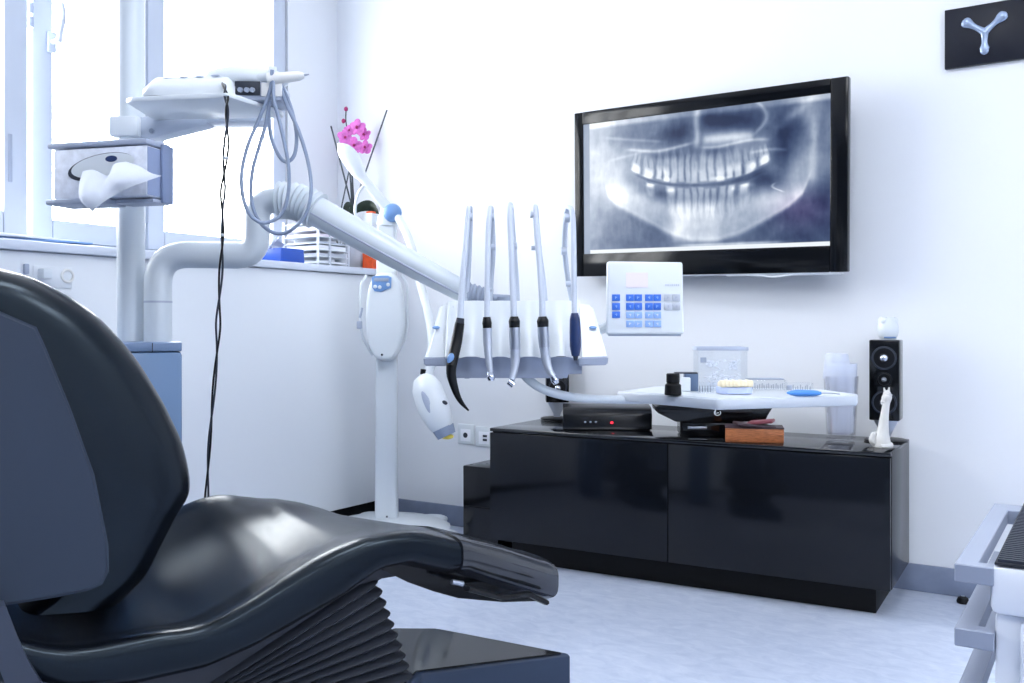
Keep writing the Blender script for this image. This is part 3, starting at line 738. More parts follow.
# pan under the seat
pan = [(s_, interp(bot_t, s_) + .012) for s_ in [S0 + .05 + (.60 - S0) * i / 12 for i in range(13)]]
pan2 = [(s_, h_ - .035 - .02 * sin(pi * i / 12)) for i, (s_, h_) in enumerate(pan)][::-1]
m = MB(); m.loft([[ch(s_, l, h_) for s_, h_ in pan + pan2] for l in (.07, .46)]); m.build('seat_pan', 'bellow', chair)
# bellows
tr, br2 = chp(383, 578, .05), chp(421, 668, .08)
NP = 10
rings = []
NS = 6
for k in range(NS * NP + 1):
    t = k / (NS * NP)
    h1 = tr[1] + .005 + (.123 - tr[1]) * t
    s1_ = tr[0] + (br2[0] - tr[0]) * (tr[1] - h1) / (tr[1] - br2[1])
    sl = .46 - .2 * t
    off = -.017 * abs(cos(pi * k / NS)) ** 2.2
    lat0 = .05 + .08 * t
    sa, sb = .06 + .06 * t - off, s1_ + off; la, lb = lat0 - off, .45 + off - .02 * t
    rr = .03; ring = []
    for cx, cy, a0 in ((sb - rr, la + rr, -90), (sb - rr, lb - rr, 0), (sa + rr, lb - rr, 90), (sa + rr, la + rr, 180)):
        for q in range(5):
            a = radians(a0 + 22.5 * q); ss = cx + rr * cos(a); ll = cy + rr * sin(a)
            ring.append(ch(ss, ll, max(.121, h1 - sl * (s1_ - ss) * (1 - t * .9))))
    rings.append(ring)
MB().loft(rings).build('bellows', 'bellow', chair, smooth=80)
# base on the floor
bp = [(1.07, .127), (.914, .43), (.834, .484), (.1, .50), (.05, .42), (.05, .12), (.12, .07), (.60, .07), (.746, .205)]
def inset(poly, d):
    cx = sum(p[0] for p in poly) / len(poly); cy = sum(p[1] for p in poly) / len(poly)
    return [(x + (cx - x) * d, y + (cy - y) * d) for x, y in poly]
w = lambda pl: [tuple(ch(s, l, 0)[:2]) for s, l in pl]
MB().plate(w(bp), .012, .118, .008, 3).build('base', 'base', chair)
MB().plate(w(inset(bp, .04)), .117, .1215, .001, 1).build('base_cover', 'basetop', chair)
MB().plate(w(inset(bp, .03)), .0, .014).build('base_foot', 'matblack', chair)
# backrest: padded cushion in front of a slate shell
front = [chp(x, y, .12) for x, y in ((120, 602), (146, 575), (160, 548), (176, 517), (188, 497), (190, 478), (183, 445), (172, 420), (159, 395), (131, 352), (91, 311), (40, 281), (0, 268), (-40, 259), (-90, 259), (-125, 272))]
back = [chp(x, y, .12) for x, y in ((20, 609), (40, 595), (60, 570), (65, 545), (60, 515), (50, 480), (35, 445), (22, 415), (10, 390), (-5, 365), (-22, 345), (-45, 330), (-65, 322), (-85, 316), (-110, 305), (-128, 290))]
def dens(c, n): return [(v.x, v.y) for v in cr([(s, h, 0) for s, h in c], n)]
front, back = dens(front, 4), dens(back, 4)
L0, L1 = .075, .455
rings = []
NL = 30
for i in range(NL + 1):
    u = -cos(pi * i / NL)                                   # -1..1, crowded at the ends
    l = (L0 + L1) / 2 + (L1 - L0) / 2 * u
    e = max(0, (abs(u) - .62) / .38)
    kf = sqrt(max(0, 1 - e ** 2.6)); shr = 1 - kf
    bulge = .018 * (1 - u * u)
    rf, rb = [], []
    cs_, chh = sum(p[0] for p in front + back) / len(front + back), sum(p[1] for p in front + back) / len(front + back)
    for (fs_, fh), (bs, bh) in zip(front, back):
        mx_, mh = fs_ * .42 + bs * .58, fh * .42 + bh * .58
        f2 = (mx_ + (fs_ - mx_) * (.25 + .75 * kf), mh + (fh - mh) * (.25 + .75 * kf)); b2 = (mx_ + (bs - mx_) * (.6 + .4 * kf), mh + (bh - mh) * (.6 + .4 * kf))
        rf.append(ch(f2[0] + bulge * .3, l, f2[1])); rb.append(ch(b2[0], l, b2[1]))
    rings.append(rf + rb[::-1])
MB().loft(rings).build('backrest_cushion', 'leather', chair, smooth=70)
shp = [chp(x, y, .045) for x, y in ((-140, 335), (-60, 322), (0, 311), (37, 327), (47, 349), (71, 408), (95, 475), (104, 520), (109, 545), (109.5, 572), (103, 585), (90, 591), (58, 598), (8, 606), (-70, 612), (-130, 590), (-170, 480))]
bm = bmesh.new()
A_ = [bm.verts.new(ch(s, .045, h)) for s, h in shp]; B_ = [bm.verts.new(ch(s, .485, h)) for s, h in shp]
bm.faces.new(A_); bm.faces.new(B_[::-1])
for i in range(len(shp)): bm.faces.new((A_[i], B_[i], B_[(i + 1) % len(shp)], A_[(i + 1) % len(shp)]))
bmesh.ops.recalc_face_normals(bm, faces=bm.faces)
bmesh.ops.bevel(bm, geom=[e for e in bm.edges if not (e.verts[0] in A_ and e.verts[1] in B_) and not (e.verts[0] in B_ and e.verts[1] in A_)], offset=.005, segments=3, affect='EDGES')
m = MB(); m._bm(bm, None); m.build('backrest_shell', 'shell', chair)
arm = [chp(x, y, -.02) for x, y in ((-60, 600), (5, 604), (12, 622), (19, 640), (29, 662), (44, 686), (75, 735), (120, 780), (80, 815), (30, 745), (8, 690), (-6, 655), (-25, 625))]
bm = bmesh.new()
for l in (0.0,): pass
m = MB(); m.loft([[ch(s, l, max(.2, h)) for s, h in arm] for l in (-.035, .0)]); m.build('backrest_bracket', mat('slate_paint', (46, 54, 70), .35), chair)

# ------------------------------------------------------------------ dental unit: floor box, pipes, swing arm, instrument head, keypad and tray
ZU = 2.19
unit = thing('dental_unit', P(150, 341, 2.2) * 1.0 - UPV * P(150, 341, 2.2).z, 'white dental unit with swing arm carrying the instrument head keypad and tray', 'dental unit')
UF = frame(P(182, 341, 2.10), yaw=.37); UF = Matrix.Translation(Vector((UF.translation.x, UF.translation.y, 0))) @ UF.to_3x3().to_4x4()
uh = .82 - 14 * 2.1 / FPX
box_ = MB().box(UF, (.30, .20, uh - .022), .008, c=(-.15, .10, (uh - .022) / 2)).build('unit_box', 'panel', unit)
MB().box(UF, (.30, .20, .021), .003, c=(-.15, .10, uh - .0105)).build('box_lid', 'paneltop', unit)
m = MB(); m.box(UF, (.002, .004, .02), 0, c=(-.062, -.0005, uh - .0115)); m.build('lid_seam', 'dgrey', unit)
k = ZU / FPX
def U(px, py, Z=ZU): return P(px, py, Z)
# pipes
def elbow(c0_, c1_, c2_, r, n=8):
    "points rounding the corner c1 between c0 and c2"
    a = c1_ + (c0_ - c1_).normalized() * r; b = c1_ + (c2_ - c1_).normalized() * r
    return [a * (1 - t) ** 2 + c1_ * 2 * t * (1 - t) + b * t * t for t in [i / n for i in range(n + 1)]]
pA, pB, pC, pD, pE = U(158, 341.5), U(158, 254.5), U(256.5, 255.5), U(257.5, 200.5), U(283, 200.5)
r = .0315
pts = [pA, U(158, 300)] + elbow(pA, pB, pC, .07) + elbow(pB, pC, pD, .045) + elbow(pC, pD, pE, .043) + [pE]
MB().tube(pts, [r] * 12 + [r * .97] * (len(pts) - 12 - 12) + [r * .93] * 12, 22).build('support_pipe', 'pipe', unit, smooth=50)
m = MB(); m.tube([U(158, 303), U(158, 301)], r + .0006, 22); m.build('pipe_joint', 'lgrey', unit)
# ribbed sleeve at the arm root
a, b_ = U(280, 200.5), U(317, 211, 2.18)
nn = 40; prof = []; ptsb = []
for i in range(nn + 1):
    t = i / nn; ptsb.append(a.lerp(b_, t) + Vector((0, 0, .008 * sin(pi * t)))); prof.append(.0405 + .0045 * cos(2 * pi * t * 8))
MB().tube(ptsb, prof, 22).build('ribbed_sleeve', 'pipe', unit, smooth=70)
# swing arm
pts = cr([U(310, 207.5, 2.18), U(370, 241, 2.17), U(420, 268.5, 2.17), U(464, 292, 2.17)], 6)
arm_ = MB().tube(pts, [.036, .0255], 20).build('swing_arm', 'pipe', unit, smooth=50)
m = MB(); m.tube([p + UPV * -.012 - FV * .0335 * (1 - .28 * i / (len(pts) - 1)) for i, p in enumerate(pts)], .0022, 6); m.build('arm_groove', 'lgrey', arm_)
# concertina boot and neck at the end of the arm
a, b_ = U(463, 293, 2.165), U(492, 297.5, 2.16)
pts = [a.lerp(b_, i / 24) for i in range(25)]
MB().tube(pts, [(.026 - .010 * i / 24) + (.003 if i % 4 < 2 else 0) for i in range(25)], 16).build('concertina_boot', 'grey', unit)
m = MB(); m.tube([U(488, 297.5, 2.16), U(512, 299, 2.16)], .009, 12); m.tube([U(505, 297, 2.16), U(505, 315, 2.16)], .02, 16); m.build('neck', 'grey', unit)

# instrument head
HZ0 = 2.08; hk = HZ0 / FPX
HF = frame(P(515, 330, HZ0))
def hx(px): return (px - 515) * hk
def hz_(py): return (330 - py) * hk
def hexa(mb, front_, y0t, y0b, y1, bev, mx=HF):
    "front face TL TR BR BL in pixels; y0t/y0b depth of the front face at top and bottom, y1 back depth"
    (a, b, c, d) = [(hx(x), hz_(y)) for x, y in front_]
    bm = bmesh.new()
    F = [bm.verts.new((a[0], y0t, a[1])), bm.verts.new((b[0], y0t, b[1])), bm.verts.new((c[0], y0b, c[1])), bm.verts.new((d[0], y0b, d[1]))]
    K = [bm.verts.new((v.co.x, y1, v.co.z)) for v in F]
    bm.faces.new(F); bm.faces.new(K[::-1])
    for i in range(4): bm.faces.new((F[i], K[i], K[(i + 1) % 4], F[(i + 1) % 4]))
    bmesh.ops.recalc_face_normals(bm, faces=bm.faces)
    if bev: bmesh.ops.bevel(bm, geom=list(bm.edges), offset=bev, segments=3, affect='EDGES')
    mb._bm(bm, mx); return mb
m = MB(); hexa(m, ((449, 302), (574, 302), (574, 355), (449, 355)), .03, -.03, .11, .006); m.build('head_body', 'white', unit)
m = MB(); hexa(m, ((440, 304), (457, 303), (448, 362), (425.5, 362)), .01, -.06, .115, .006); c1 = m.build('end_cap', 'white', unit)
m = MB(); hexa(m, ((573, 303), (593, 305), (606, 361), (576, 362)), .01, -.06, .115, .006); c2 = m.build('end_cap', 'white', unit)
for cap, fr4 in ((c1, ((425.6, 356.5), (448, 356.5), (448, 365), (426.5, 365))), (c2, ((576, 356.5), (605.7, 355.5), (605, 364), (576, 365)))):
    m = MB(); hexa(m, fr4, -.0605, -.056, .10, .003); m.build('lower_strip', 'lgrey', cap)  # lower lip of the white cap, its shade painted in as light grey
for px, cap in ((437, c1), (592, c2)):
    MB().ell(HF @ Matrix.Translation((hx(px), -.024, hz_(327.5))) @ Matrix.Rotation(-.85, 4, 'X'), (.0085, .0025, .005)).build('blue_badge', 'pblue', cap)
GR = [458, 487, 514, 543.5, 575]
def hold(u, v):
    px = 447 + (580 - 447) * u
    d = min(abs(px - g) for g in GR) / 14.5
    bul = smooth01(d) if 447 < px < 579 else .5
    z = 300.5 + (357.5 - 2.5 * bul - 300.5) * v
    y = .022 - .085 * v - .014 * bul - .006 * sin(pi * v)
    return HF @ Vector((hx(px), y, hz_(z)))
m = MB().grid(hold, 80, 12)
ng = 81
bot_r = [hold(i / 80, 1) for i in range(81)]; topr = [hold(i / 80, 0) for i in range(81)]
m.grid(lambda u, v: hold(u, 1) + (HF.to_3x3() @ Vector((0, .09 * v, .004 * v))), 80, 2)
m.grid(lambda u, v: hold(u, 0) + (HF.to_3x3() @ Vector((0, .06 * v, -.002 * v))), 80, 2)
m.build('instrument_holder', 'white', unit, smooth=50)
def lowr(u, v):
    px = 452 + (581 - 452) * u
    d = min(abs(px - g) for g in GR) / 14.5
    bul = 1 - smooth01(d)
    z = 356 + (375.5 - 356 + (2 if u < .9 else -2)) * v
    y = -.045 + .012 * bul * sin(pi * min(1, v * 1.2)) + .02 * v
    return HF @ Vector((hx(px), y, hz_(z)))
m = MB().grid(lowr, 80, 10)
m.grid(lambda u, v: lowr(u, 1) + (HF.to_3x3() @ Vector((0, .1 * v, 0))), 80, 1)
for uu in (0, 1): m.add([lowr(uu, 0), lowr(uu, 1), lowr(uu, 1) + HF.to_3x3() @ Vector((0, .1, 0)), lowr(uu, 0) + HF.to_3x3() @ Vector((0, .12, 0))], [[0, 1, 2, 3]])
m.build('lower_apron', 'lgrey', unit, smooth=50)
m = MB()
for px in (467, 560): m.tube([HF @ Vector((hx(px), .0, hz_(373))), HF @ Vector((hx(px), .0, hz_(378.5)))], .006, 10)
m.build('foot_screw', 'grey', unit)

# keypad
KF = frame(P(645, 298, 2.08), tilt=-.03); kk = 2.08 / FPX
def kx(px): return (px - 645) * kk
def kz(py): return (298 - py) * kk
m = MB(); m.prism(KF, [(kx(607.5), kz(261)), (kx(683), kz(262)), (kx(684), kz(334)), (kx(606.5), kz(334.5))], 0, .022, .005, 3)
kp = m.build('keypad', 'white', unit)
m = MB(); m.box(KF, (kk * 73, .008, kk * 2), .001, c=(kx(645), .012, kz(335))); m.build('keypad_underside', 'lgrey', kp)
keys = []
for i, r_ in enumerate(((294.4, 301), (303, 310), (311.5, 318))): keys.append((612, 620, *r_, 'kblue'))
rows = ((294.4, 301), (303, 310), (311.8, 318.4), (320.6, 327.2))
for ri, r_ in enumerate(rows):
    for x0, x1 in ((626, 642), (645, 661)):
        xm = (x0 + x1) / 2
        keys += [(x0, xm - .2, *r_, 'kblue' if ri < 2 else 'klight'), (xm + .2, x1, *r_, 'kblue' if ri < 2 else 'klight')]
for r_ in rows[:2]: keys += [(664, 671.7, *r_, 'kgrey'), (672.3, 680, *r_, 'kgrey')]
for x0, x1, y0, y1, mt in keys:
    b_ = MB().box(KF, ((x1 - x0) * kk, .003, (y1 - y0) * kk), .0006, c=(kx((x0 + x1) / 2), -.0008, kz((y0 + y1) / 2))).use(mt)
    b_.mats = []; kb = b_.build('key', mt, kp)
    mm = MB(); mm.box(KF, (.0045, .001, .0016), 0, c=(kx((x0 + x1) / 2), -.0026, kz((y0 + y1) / 2) + .001)); mm.box(KF, (.0016, .001, .0052), 0, c=(kx((x0 + x1) / 2) + (.001 if int(x0 + y0) % 2 else -.0015), -.0026, kz((y0 + y1) / 2)))
    mm.build('key_mark', 'klight' if mt == 'kblue' else ('white' if mt == 'klight' else 'lgrey'), kb)
m = MB(); m.box(KF, (kk * 22, .001, kk * 15), 0, c=(kx(637), -.0006, kz(280))); m.build('display', 'pink', kp)
m = MB()
for i in range(7): m.box(KF, (kk * (1.3 if i % 2 else 1.0), .001, kk * 2.0), 0, c=(kx(666 + i * 2.1), -.0006, kz(285)))
m.build('marking', 'kgrey', kp)
m = MB(); m.tube(cr([HF @ Vector((hx(590), .08, hz_(335))), HF @ Vector((hx(612), .07, hz_(325))), KF @ Vector((0, .03, .0)), KF @ Vector((0, .015, .0))], 5), .011, 10); m.build('keypad_bracket', 'white', unit)

# tray arm and tray
TH_ = .672
pts = cr([HF @ Vector((hx(520), .02, hz_(366))), P(527, 378, 2.08), P(545, 390, 2.09), P(575, 397.5, 2.12), P(612, 399.5, 2.16), P(660, 400.0, 2.18)], 6)
MB().tube(pts, [.0105, .0095], 12).build('tray_arm', 'pipe', unit)
trp = [onZ(x, y, TH_) for x, y in ((617, 391.5), (716, 399.3), (722, 399.4), (857, 396), (858, 394.0))] + [onZ(858, 394, TH_) + FV * .16 - RV * .03, onZ(617, 391.5, TH_) + FV * .20 + RV * .12]
m = MB().plate([(p.x, p.y) for p in trp], TH_ - .022, TH_, .004, 2)
tray = m.build('tray', 'traymat', unit)
m = MB().plate([(p.x, p.y) for p in [Vector(q) for q in trp]], TH_, TH_ + .001); 
cxy = sum((Vector((p.x, p.y, 0)) for p in trp), Vector()) / len(trp)
m = MB().plate([tuple((Vector((p.x, p.y, 0)) * .93 + cxy * .07)[:2]) for p in trp], TH_ - .0005, TH_ + .0012); m.build('tray_mat', 'white', tray)

# ------------------------------------------------------------------ instruments hanging in the head
def rimpts(lst): return [P(x, y, z) for x, y, z in lst]
INS = []
def instrument(name, label, hose, hr, clips, top):
    t = thing(name, P(*top), label, 'dental instrument', 'instruments in the holder')
    c = cr(rimpts(hose), 6)
    hs = MB().tube(c, hr, 10).build('hose', 'whip', t, smooth=60)
    for (px, py, z, r_, ax) in clips:
        p = P(px, py, z); d = RV * .006
        MB().tube([p - d, p + d], r_, 12).build('hose_clip', 'whip', hs)
    return t
def tool(t, name, m_, lst, rad, n=14):
    pts = rimpts(lst); c = cr(pts, 4); rr = []
    for i in range(len(pts) - 1):
        for q in range(4): rr.append((rad[i] + (rad[i + 1] - rad[i]) * q / 4) * 2.3 / FPX)
    rr.append(rad[-1] * 2.3 / FPX)
    return MB().tube(c, rr, n).build(name, m_, t, smooth=50)
Zf = 1.985
# 1 black curved tool
t = instrument('curing_handpiece', 'black curved handpiece with pale blue button, first from the left in the holder', [(460, 321, Zf), (462, 290, 2.0), (465.5, 245, 2.03), (467.5, 214, 2.06), (469, 208, 2.075), (470, 214, 2.09), (469, 250, 2.12), (467, 285, 2.14), (464, 303, 2.145)], .0066, ((470, 217, 2.07, .009, 0), (465, 249, 2.07, .006, 0)), (458, 345, Zf))
tool(t, 'collar', 'dgrey', [(460.5, 318, Zf), (459.5, 325, Zf)], [3.4, 4.2])
tool(t, 'grip', 'black', [(459.8, 323, Zf), (457, 340, Zf), (453, 358, Zf - .01), (451.5, 366, Zf - .015)], [4.2, 4.8, 4.8, 4.6])
tool(t, 'blade', 'black', [(451.5, 365, Zf - .015), (451.5, 376, Zf - .015), (456, 392, Zf - .01), (461, 402, Zf), (468.5, 410.5, Zf + .01)], [4.6, 4.2, 3.0, 2.1, .8])
MB().ell(frame(P(450.5, 358.5, Zf - .020), roll=.3), (.0075, .006, .012)).build('button', 'pblue', t)
# 2 slim silver
t = instrument('handpiece', 'slim silver handpiece, second from the left in the holder', [(487, 321, Zf), (487.3, 290, 2.0), (488, 240, 2.03), (489.5, 213, 2.06), (490.5, 208, 2.075), (491.5, 214, 2.09), (493, 250, 2.12), (491, 280, 2.14), (490, 303, 2.145)], .0062, ((491.5, 217, 2.075, .009, 0), (493, 247, 2.10, .007, 0), (489, 290, 2.09, .005, 0)), (487, 345, Zf))
tool(t, 'collar', 'black', [(486.8, 317, Zf), (487, 323, Zf), (487.2, 328.5, Zf)], [3.2, 4.2, 3.8])
tool(t, 'shaft', 'alu', [(487.2, 328, Zf), (487.5, 340, Zf), (488.3, 355, Zf - .005), (490, 370, Zf - .01), (490.5, 373, Zf - .01)], [4.2, 4.0, 3.4, 2.6, 2.4])
tool(t, 'tip_head', 'chrome', [(490.3, 372, Zf - .012), (490.8, 377, Zf - .014), (491, 380.5, Zf - .014)], [2.6, 3.8, 2.6])
# 3 thick brushed
t = instrument('handpiece', 'brushed metal handpiece with tip bent to the left, middle one in the holder', [(514, 320, Zf), (513, 290, 2.0), (511, 245, 2.03), (510, 213, 2.055), (510.2, 205, 2.07), (511, 211, 2.085), (513.5, 245, 2.11), (516, 280, 2.14), (517, 303, 2.145)], .0068, ((511, 208, 2.06, .006, 0), (514.5, 246, 2.08, .008, 0)), (514, 345, Zf))
tool(t, 'collar', 'black', [(514.2, 316.5, Zf), (514.3, 321, Zf), (514.5, 328, Zf)], [3.4, 5.0, 4.6])
tool(t, 'sleeve', 'steel', [(514.5, 327.5, Zf), (514.8, 340, Zf), (515, 349.5, Zf)], [4.8, 4.9, 4.7])
tool(t, 'neck', 'alu', [(515, 349.5, Zf), (515.3, 359, Zf), (514, 371, Zf - .005), (511.8, 380, Zf - .01)], [4.6, 4.2, 3.2, 2.6])
tool(t, 'tip_head', 'chrome', [(508.5, 381.3, Zf - .012), (513.5, 385.2, Zf - .012)], [2.9, 2.9])
# 4
t = instrument('handpiece', 'brushed metal handpiece with tip bent to the right, fourth from the left in the holder', [(542.5, 320, Zf), (541.5, 290, 2.0), (538, 245, 2.03), (535.3, 214, 2.055), (535, 207, 2.07), (536, 213, 2.085), (539, 250, 2.11), (543, 280, 2.14), (545, 303, 2.145)], .0066, ((533, 214, 2.06, .009, 0), (534, 248, 2.05, .005, 0), (539, 249, 2.09, .007, 0)), (543, 345, Zf))
tool(t, 'collar', 'black', [(542.5, 316.5, Zf), (542.7, 321, Zf), (543, 327.5, Zf)], [3.4, 5.2, 4.8])
tool(t, 'sleeve', 'steel', [(543, 327, Zf), (543.6, 338, Zf), (544.4, 347.5, Zf)], [4.9, 5.0, 4.6])
tool(t, 'neck', 'alu', [(544.4, 347.5, Zf), (545.8, 358, Zf), (549, 370, Zf - .005), (554, 378, Zf - .01)], [4.4, 4.2, 3.3, 2.7])
tool(t, 'tip_head', 'chrome', [(553, 376.5, Zf - .012), (555, 380.5, Zf - .013), (556.5, 384, Zf - .014)], [2.8, 3.6, 2.4])
# 5 navy
t = instrument('syringe_handpiece', 'navy blue round-handled handpiece, rightmost in the holder', [(574.5, 315, Zf), (574, 280, 2.0), (573.6, 240, 2.03), (572.5, 214, 2.055), (569, 207.5, 2.07), (566.5, 213, 2.085), (564.5, 240, 2.11), (565.5, 262, 2.12), (569, 285, 2.14), (572.5, 303, 2.145)], .006, ((567, 218, 2.07, .010, 0), (564, 251, 2.10, .009, 0), (568.5, 284, 2.12, .006, 0)), (575, 340, Zf))
tool(t, 'handle', 'navy', [(574.6, 313, Zf), (574.8, 319, Zf), (575.2, 332, Zf), (575.4, 346, Zf), (575.6, 356, Zf)], [3.0, 4.4, 4.9, 4.9, 3.4])
tool(t, 'nozzle', 'dgrey', [(575.6, 355, Zf), (575.6, 360.5, Zf)], [2.6, 1.6])

# ------------------------------------------------------------------ things on the tray
TZ = TH_ + .0018
def tp_(px, py): return onZ(px, py, TZ)
tk = 2.1 / FPX
p = tp_(673, 395)
t = thing('bottle', p, 'small black ridged bottle standing at the left of the white tray', 'bottle')
m = MB().lathe(wframe(p), [(.0, 0), (.0175, .0), (.0185, .003), (.0175, .022), (.012, .027)], 20); m.build('body', 'matblack', t)
MB().lathe(wframe(p), [(.0135, .026), (.0145, .029), (.0145, .045), (.013, .047), (.001, .047)], 16).build('cap', 'matblack', t)
p = tp_(688, 391)
bf = frame(p, yaw=-.1)
t = thing('small_box', p, 'white and slate blue carton behind the black bottle on the tray', 'box')
MB().box(bf, (.030, .05, .040), .001, c=(.008, .02, .020)).build('body', mat('slate_card', (86, 106, 136), .5), t)
MB().box(bf, (.02, .02, .032), .002, c=(-.006, -.012, .016)).build('end_flap', 'white', t)
MB().box(bf, (.052, .04, .0025), 0, c=(-.004, .015, .0415)).build('lid', 'dgrey', t)
# clear box full of rubber rings
a = tp_(698, 391)
cf = frame(a, yaw=-.08)
t = thing('clear_box', a, 'clear open plastic box holding a tangle of pale plastic bits on the tray', 'box')
W_, D_, Hh = .112, .09, .098
m = MB()
for bx in (((W_, .002, Hh), (W_ / 2, 0, Hh / 2)), ((W_, .002, Hh), (W_ / 2, D_, Hh / 2)), ((.002, D_, Hh), (0, D_ / 2, Hh / 2)), ((.002, D_, Hh), (W_, D_ / 2, Hh / 2)), ((W_, D_, .002), (W_ / 2, D_ / 2, .001))): m.box(cf, bx[0], 0, c=bx[1])
m.build('walls', 'clear', t)
m = MB()
for bx in (((W_ + .006, .004, .008), (W_ / 2, -.001, Hh)), ((W_ + .006, .004, .008), (W_ / 2, D_, Hh)), ((.004, D_, .008), (-.001, D_ / 2, Hh)), ((.004, D_, .008), (W_ + .001, D_ / 2, Hh))): m.box(cf, bx[0], .0008, c=bx[1])
m.build('rim', 'lgrey', t)
MB().box(cf, (.014, .001, .012), 0, c=(.012, -.0025, .072)).build('grey_sticker', 'grey', t)
p = cf @ Vector((W_ / 2, D_ / 2, .003))
m = MB()
for q in range(46):
    c = Vector((W_ * .5 + random.uniform(-.032, .04), D_ / 2 + random.uniform(-.03, .03), random.uniform(.012, .074)))
    a1, a2 = random.uniform(0, 6.3), random.uniform(-1.2, 1.2); rr = random.uniform(.006, .011)
    R_ = Matrix.Rotation(a1, 3, 'Z') @ Matrix.Rotation(a2, 3, 'X')
    m.tube([cf @ (c + R_ @ Vector((rr * cos(w_), rr * .7 * sin(w_), 0))) for w_ in [2 * pi * z_ / 10 for z_ in range(10)]], .0013, 5, closed=True)
o = m.build('plastic_rings', 'frost', loc=p)
tag(o, 'tangle of pale plastic bits heaped inside the clear box on the tray', 'plastic bits', kind='stuff')
# small transparent case at the left of it
p = tp_(703, 392.5)
t = thing('small_case', p, 'small low clear case in front of the clear box on the tray', 'case')
ef = frame(p, yaw=-.08)
MB().box(ef @ Matrix.Translation((0, -.022, 0)), (.036, .02, .024), .001, c=(.002, 0, .0125)).build('case', 'clear', t)
m = MB()
for q in range(5): m.tube([ef @ Vector((-.010 + q * .006, -.022, .003)), ef @ Vector((-.010 + q * .006, -.022, .017))], .0013, 6)
m.build('pins', 'steel', t)
# plaster denture cast
p = tp_(737, 394.5) + FV * .02
df = frame(p, yaw=.05)
t = thing('denture_cast', p, 'cream plaster row of teeth on a lavender base lying on the tray', 'dental cast')
m = MB(); m.prism(df @ Matrix.Rotation(pi / 2, 4, 'X'), [(-.037, -.02), (-.036, .012), (-.02, .022), (.02, .022), (.036, .012), (.037, -.02)], .0005, .016, .002); m.build('base', 'lavender', t)
m = MB()
for q in range(9):
    x = -.032 + q * .008; m.ell(df, (.0047, .010 + .004 * sin(pi * q / 8), .0075), c=(x, -.010 - .006 * sin(pi * q / 8), .0235 + .0012 * (q % 2)), nu=12, nv=8, pw=.45)
m.box(df, (.070, .036, .012), .003, c=(0, .000, .021)); m.build('teeth', 'denture', t)
# long needle cases
for k_, (x0, x1, y, dep, lab) in enumerate(((751, 790, 391, .05, 'long clear case of fine needles with grey lid at the middle of the tray'), (786, 812, 392, .02, 'short clear case of fine needles at the right end of the longer one'))):
    a = tp_(x0, y) ; ln = (x1 - x0) * tk
    ef = frame(a, yaw=-.03)
    t = thing('needle_case', a, lab, 'case', 'needle cases on the tray')
    hh = .024 if k_ == 0 else .021
    MB().box(ef, (ln, .035, hh), .001, c=(ln / 2, dep - .018, hh / 2 + .0005)).build('case', 'clear', t)
    if k_ == 0: MB().box(ef, (ln * .95, .04, .003), .001, c=(ln / 2 - .004, dep - .014, hh + .0025)).build('lid', 'grey', t)
    m = MB(); nn = int(ln / .0055)
    for q in range(nn): m.tube([ef @ Vector((.005 + q * .0054, dep - .022, .003)), ef @ Vector((.005 + q * .0054 + .001 * sin(q * 3), dep - .022, .012 + .005 * ((q * 7) % 3) / 2))], .0011, 5)
    if k_ == 1: m.box(ef, (.012, .006, .012), .001, c=(.006, dep - .024, .010))
    m.build('needles', 'steel', t)
a, b_ = tp_(787, 396.3) + UPV * .0075, tp_(821, 396.0) + UPV * .006
t = thing('probe', (a + b_) / 2 - UPV * .006, 'bright blue handled probe with fine steel tip on the right of the tray', 'dental instrument')
pts = [a.lerp(b_, i / 8) for i in range(9)]
MB().tube(pts, [.002, .0052, .007, .0072, .007, .0068, .0064, .0058, .003], 12).build('handle', mat('bright_blue_plastic', (74, 138, 212), .4), t)
MB().tube([b_, b_.lerp(tp_(838, 396) + UPV * .006, .6), tp_(840, 396) + UPV * .004], .0011, 6).build('tip', 'steel', t)

# ------------------------------------------------------------------ equipment pole with shelf and tissue holder
ZP = 2.215
pb = P(131, 341.5, ZP)
pole = thing('equipment_pole', Vector((pb.x, pb.y, uh)), 'thick white upright pole carrying a shelf and tissue holder before the window', 'pole')
MB().tube([Vector((pb.x, pb.y, uh + .0005)), Vector((pb.x, pb.y, HC - .002))], .0315, 26).build('pole', 'pipe', pole, smooth=50)
sh = 1.306
def so_(px, py): return onZ(px, py, sh)
spoly = [so_(126, 103.5), so_(132, 101.8), so_(226, 97.6), so_(233, 98.5), so_(282, 115), so_(284, 118)]
spoly += [so_(284, 118) + FV * .02 - RV * .25, so_(126, 103.5) + FV * .17 - RV * .005]
shelf = MB().plate([(p.x, p.y) for p in spoly], sh, sh + .012, .004, 2).build('shelf', 'white', pole)
BF = frame(Vector((pb.x, pb.y, 0))); bk = 2.17 / FPX
def bz(py): return CAMH + (HZ - py) * bk
def bx_(px): return (px - 131) * bk
m = MB(); m.box(BF, (.068, .075, (135 - 115) * bk), .004, c=(bx_(130), -.002, bz(125))); m.build('clamp', 'white', pole)
m = MB(); m.prism(BF, [(bx_(139), bz(115)), (bx_(208), bz(107.5)), (bx_(212), bz(110)), (bx_(212), bz(122)), (bx_(160), bz(135)), (bx_(139), bz(135))], -.02, .03, .004); m.build('shelf_arm', 'frame', pole)
m = MB(); m.prism(BF, [(bx_(205), bz(107.5)), (bx_(270), bz(110)), (bx_(268), bz(119)), (bx_(205), bz(120))], -.02, .05, .004); m.build('shelf_rib', 'frame', pole)
m = MB()
for py in (120, 130): m.tube([BF @ Vector((-.040, -.02, bz(py))), BF @ Vector((-.030, -.02, bz(py)))], .005, 10)
m.tube([BF @ Vector((bx_(156), -.026, bz(129))), BF @ Vector((bx_(156), -.018, bz(129)))], .006, 10); m.build('screw', 'grey', pole)
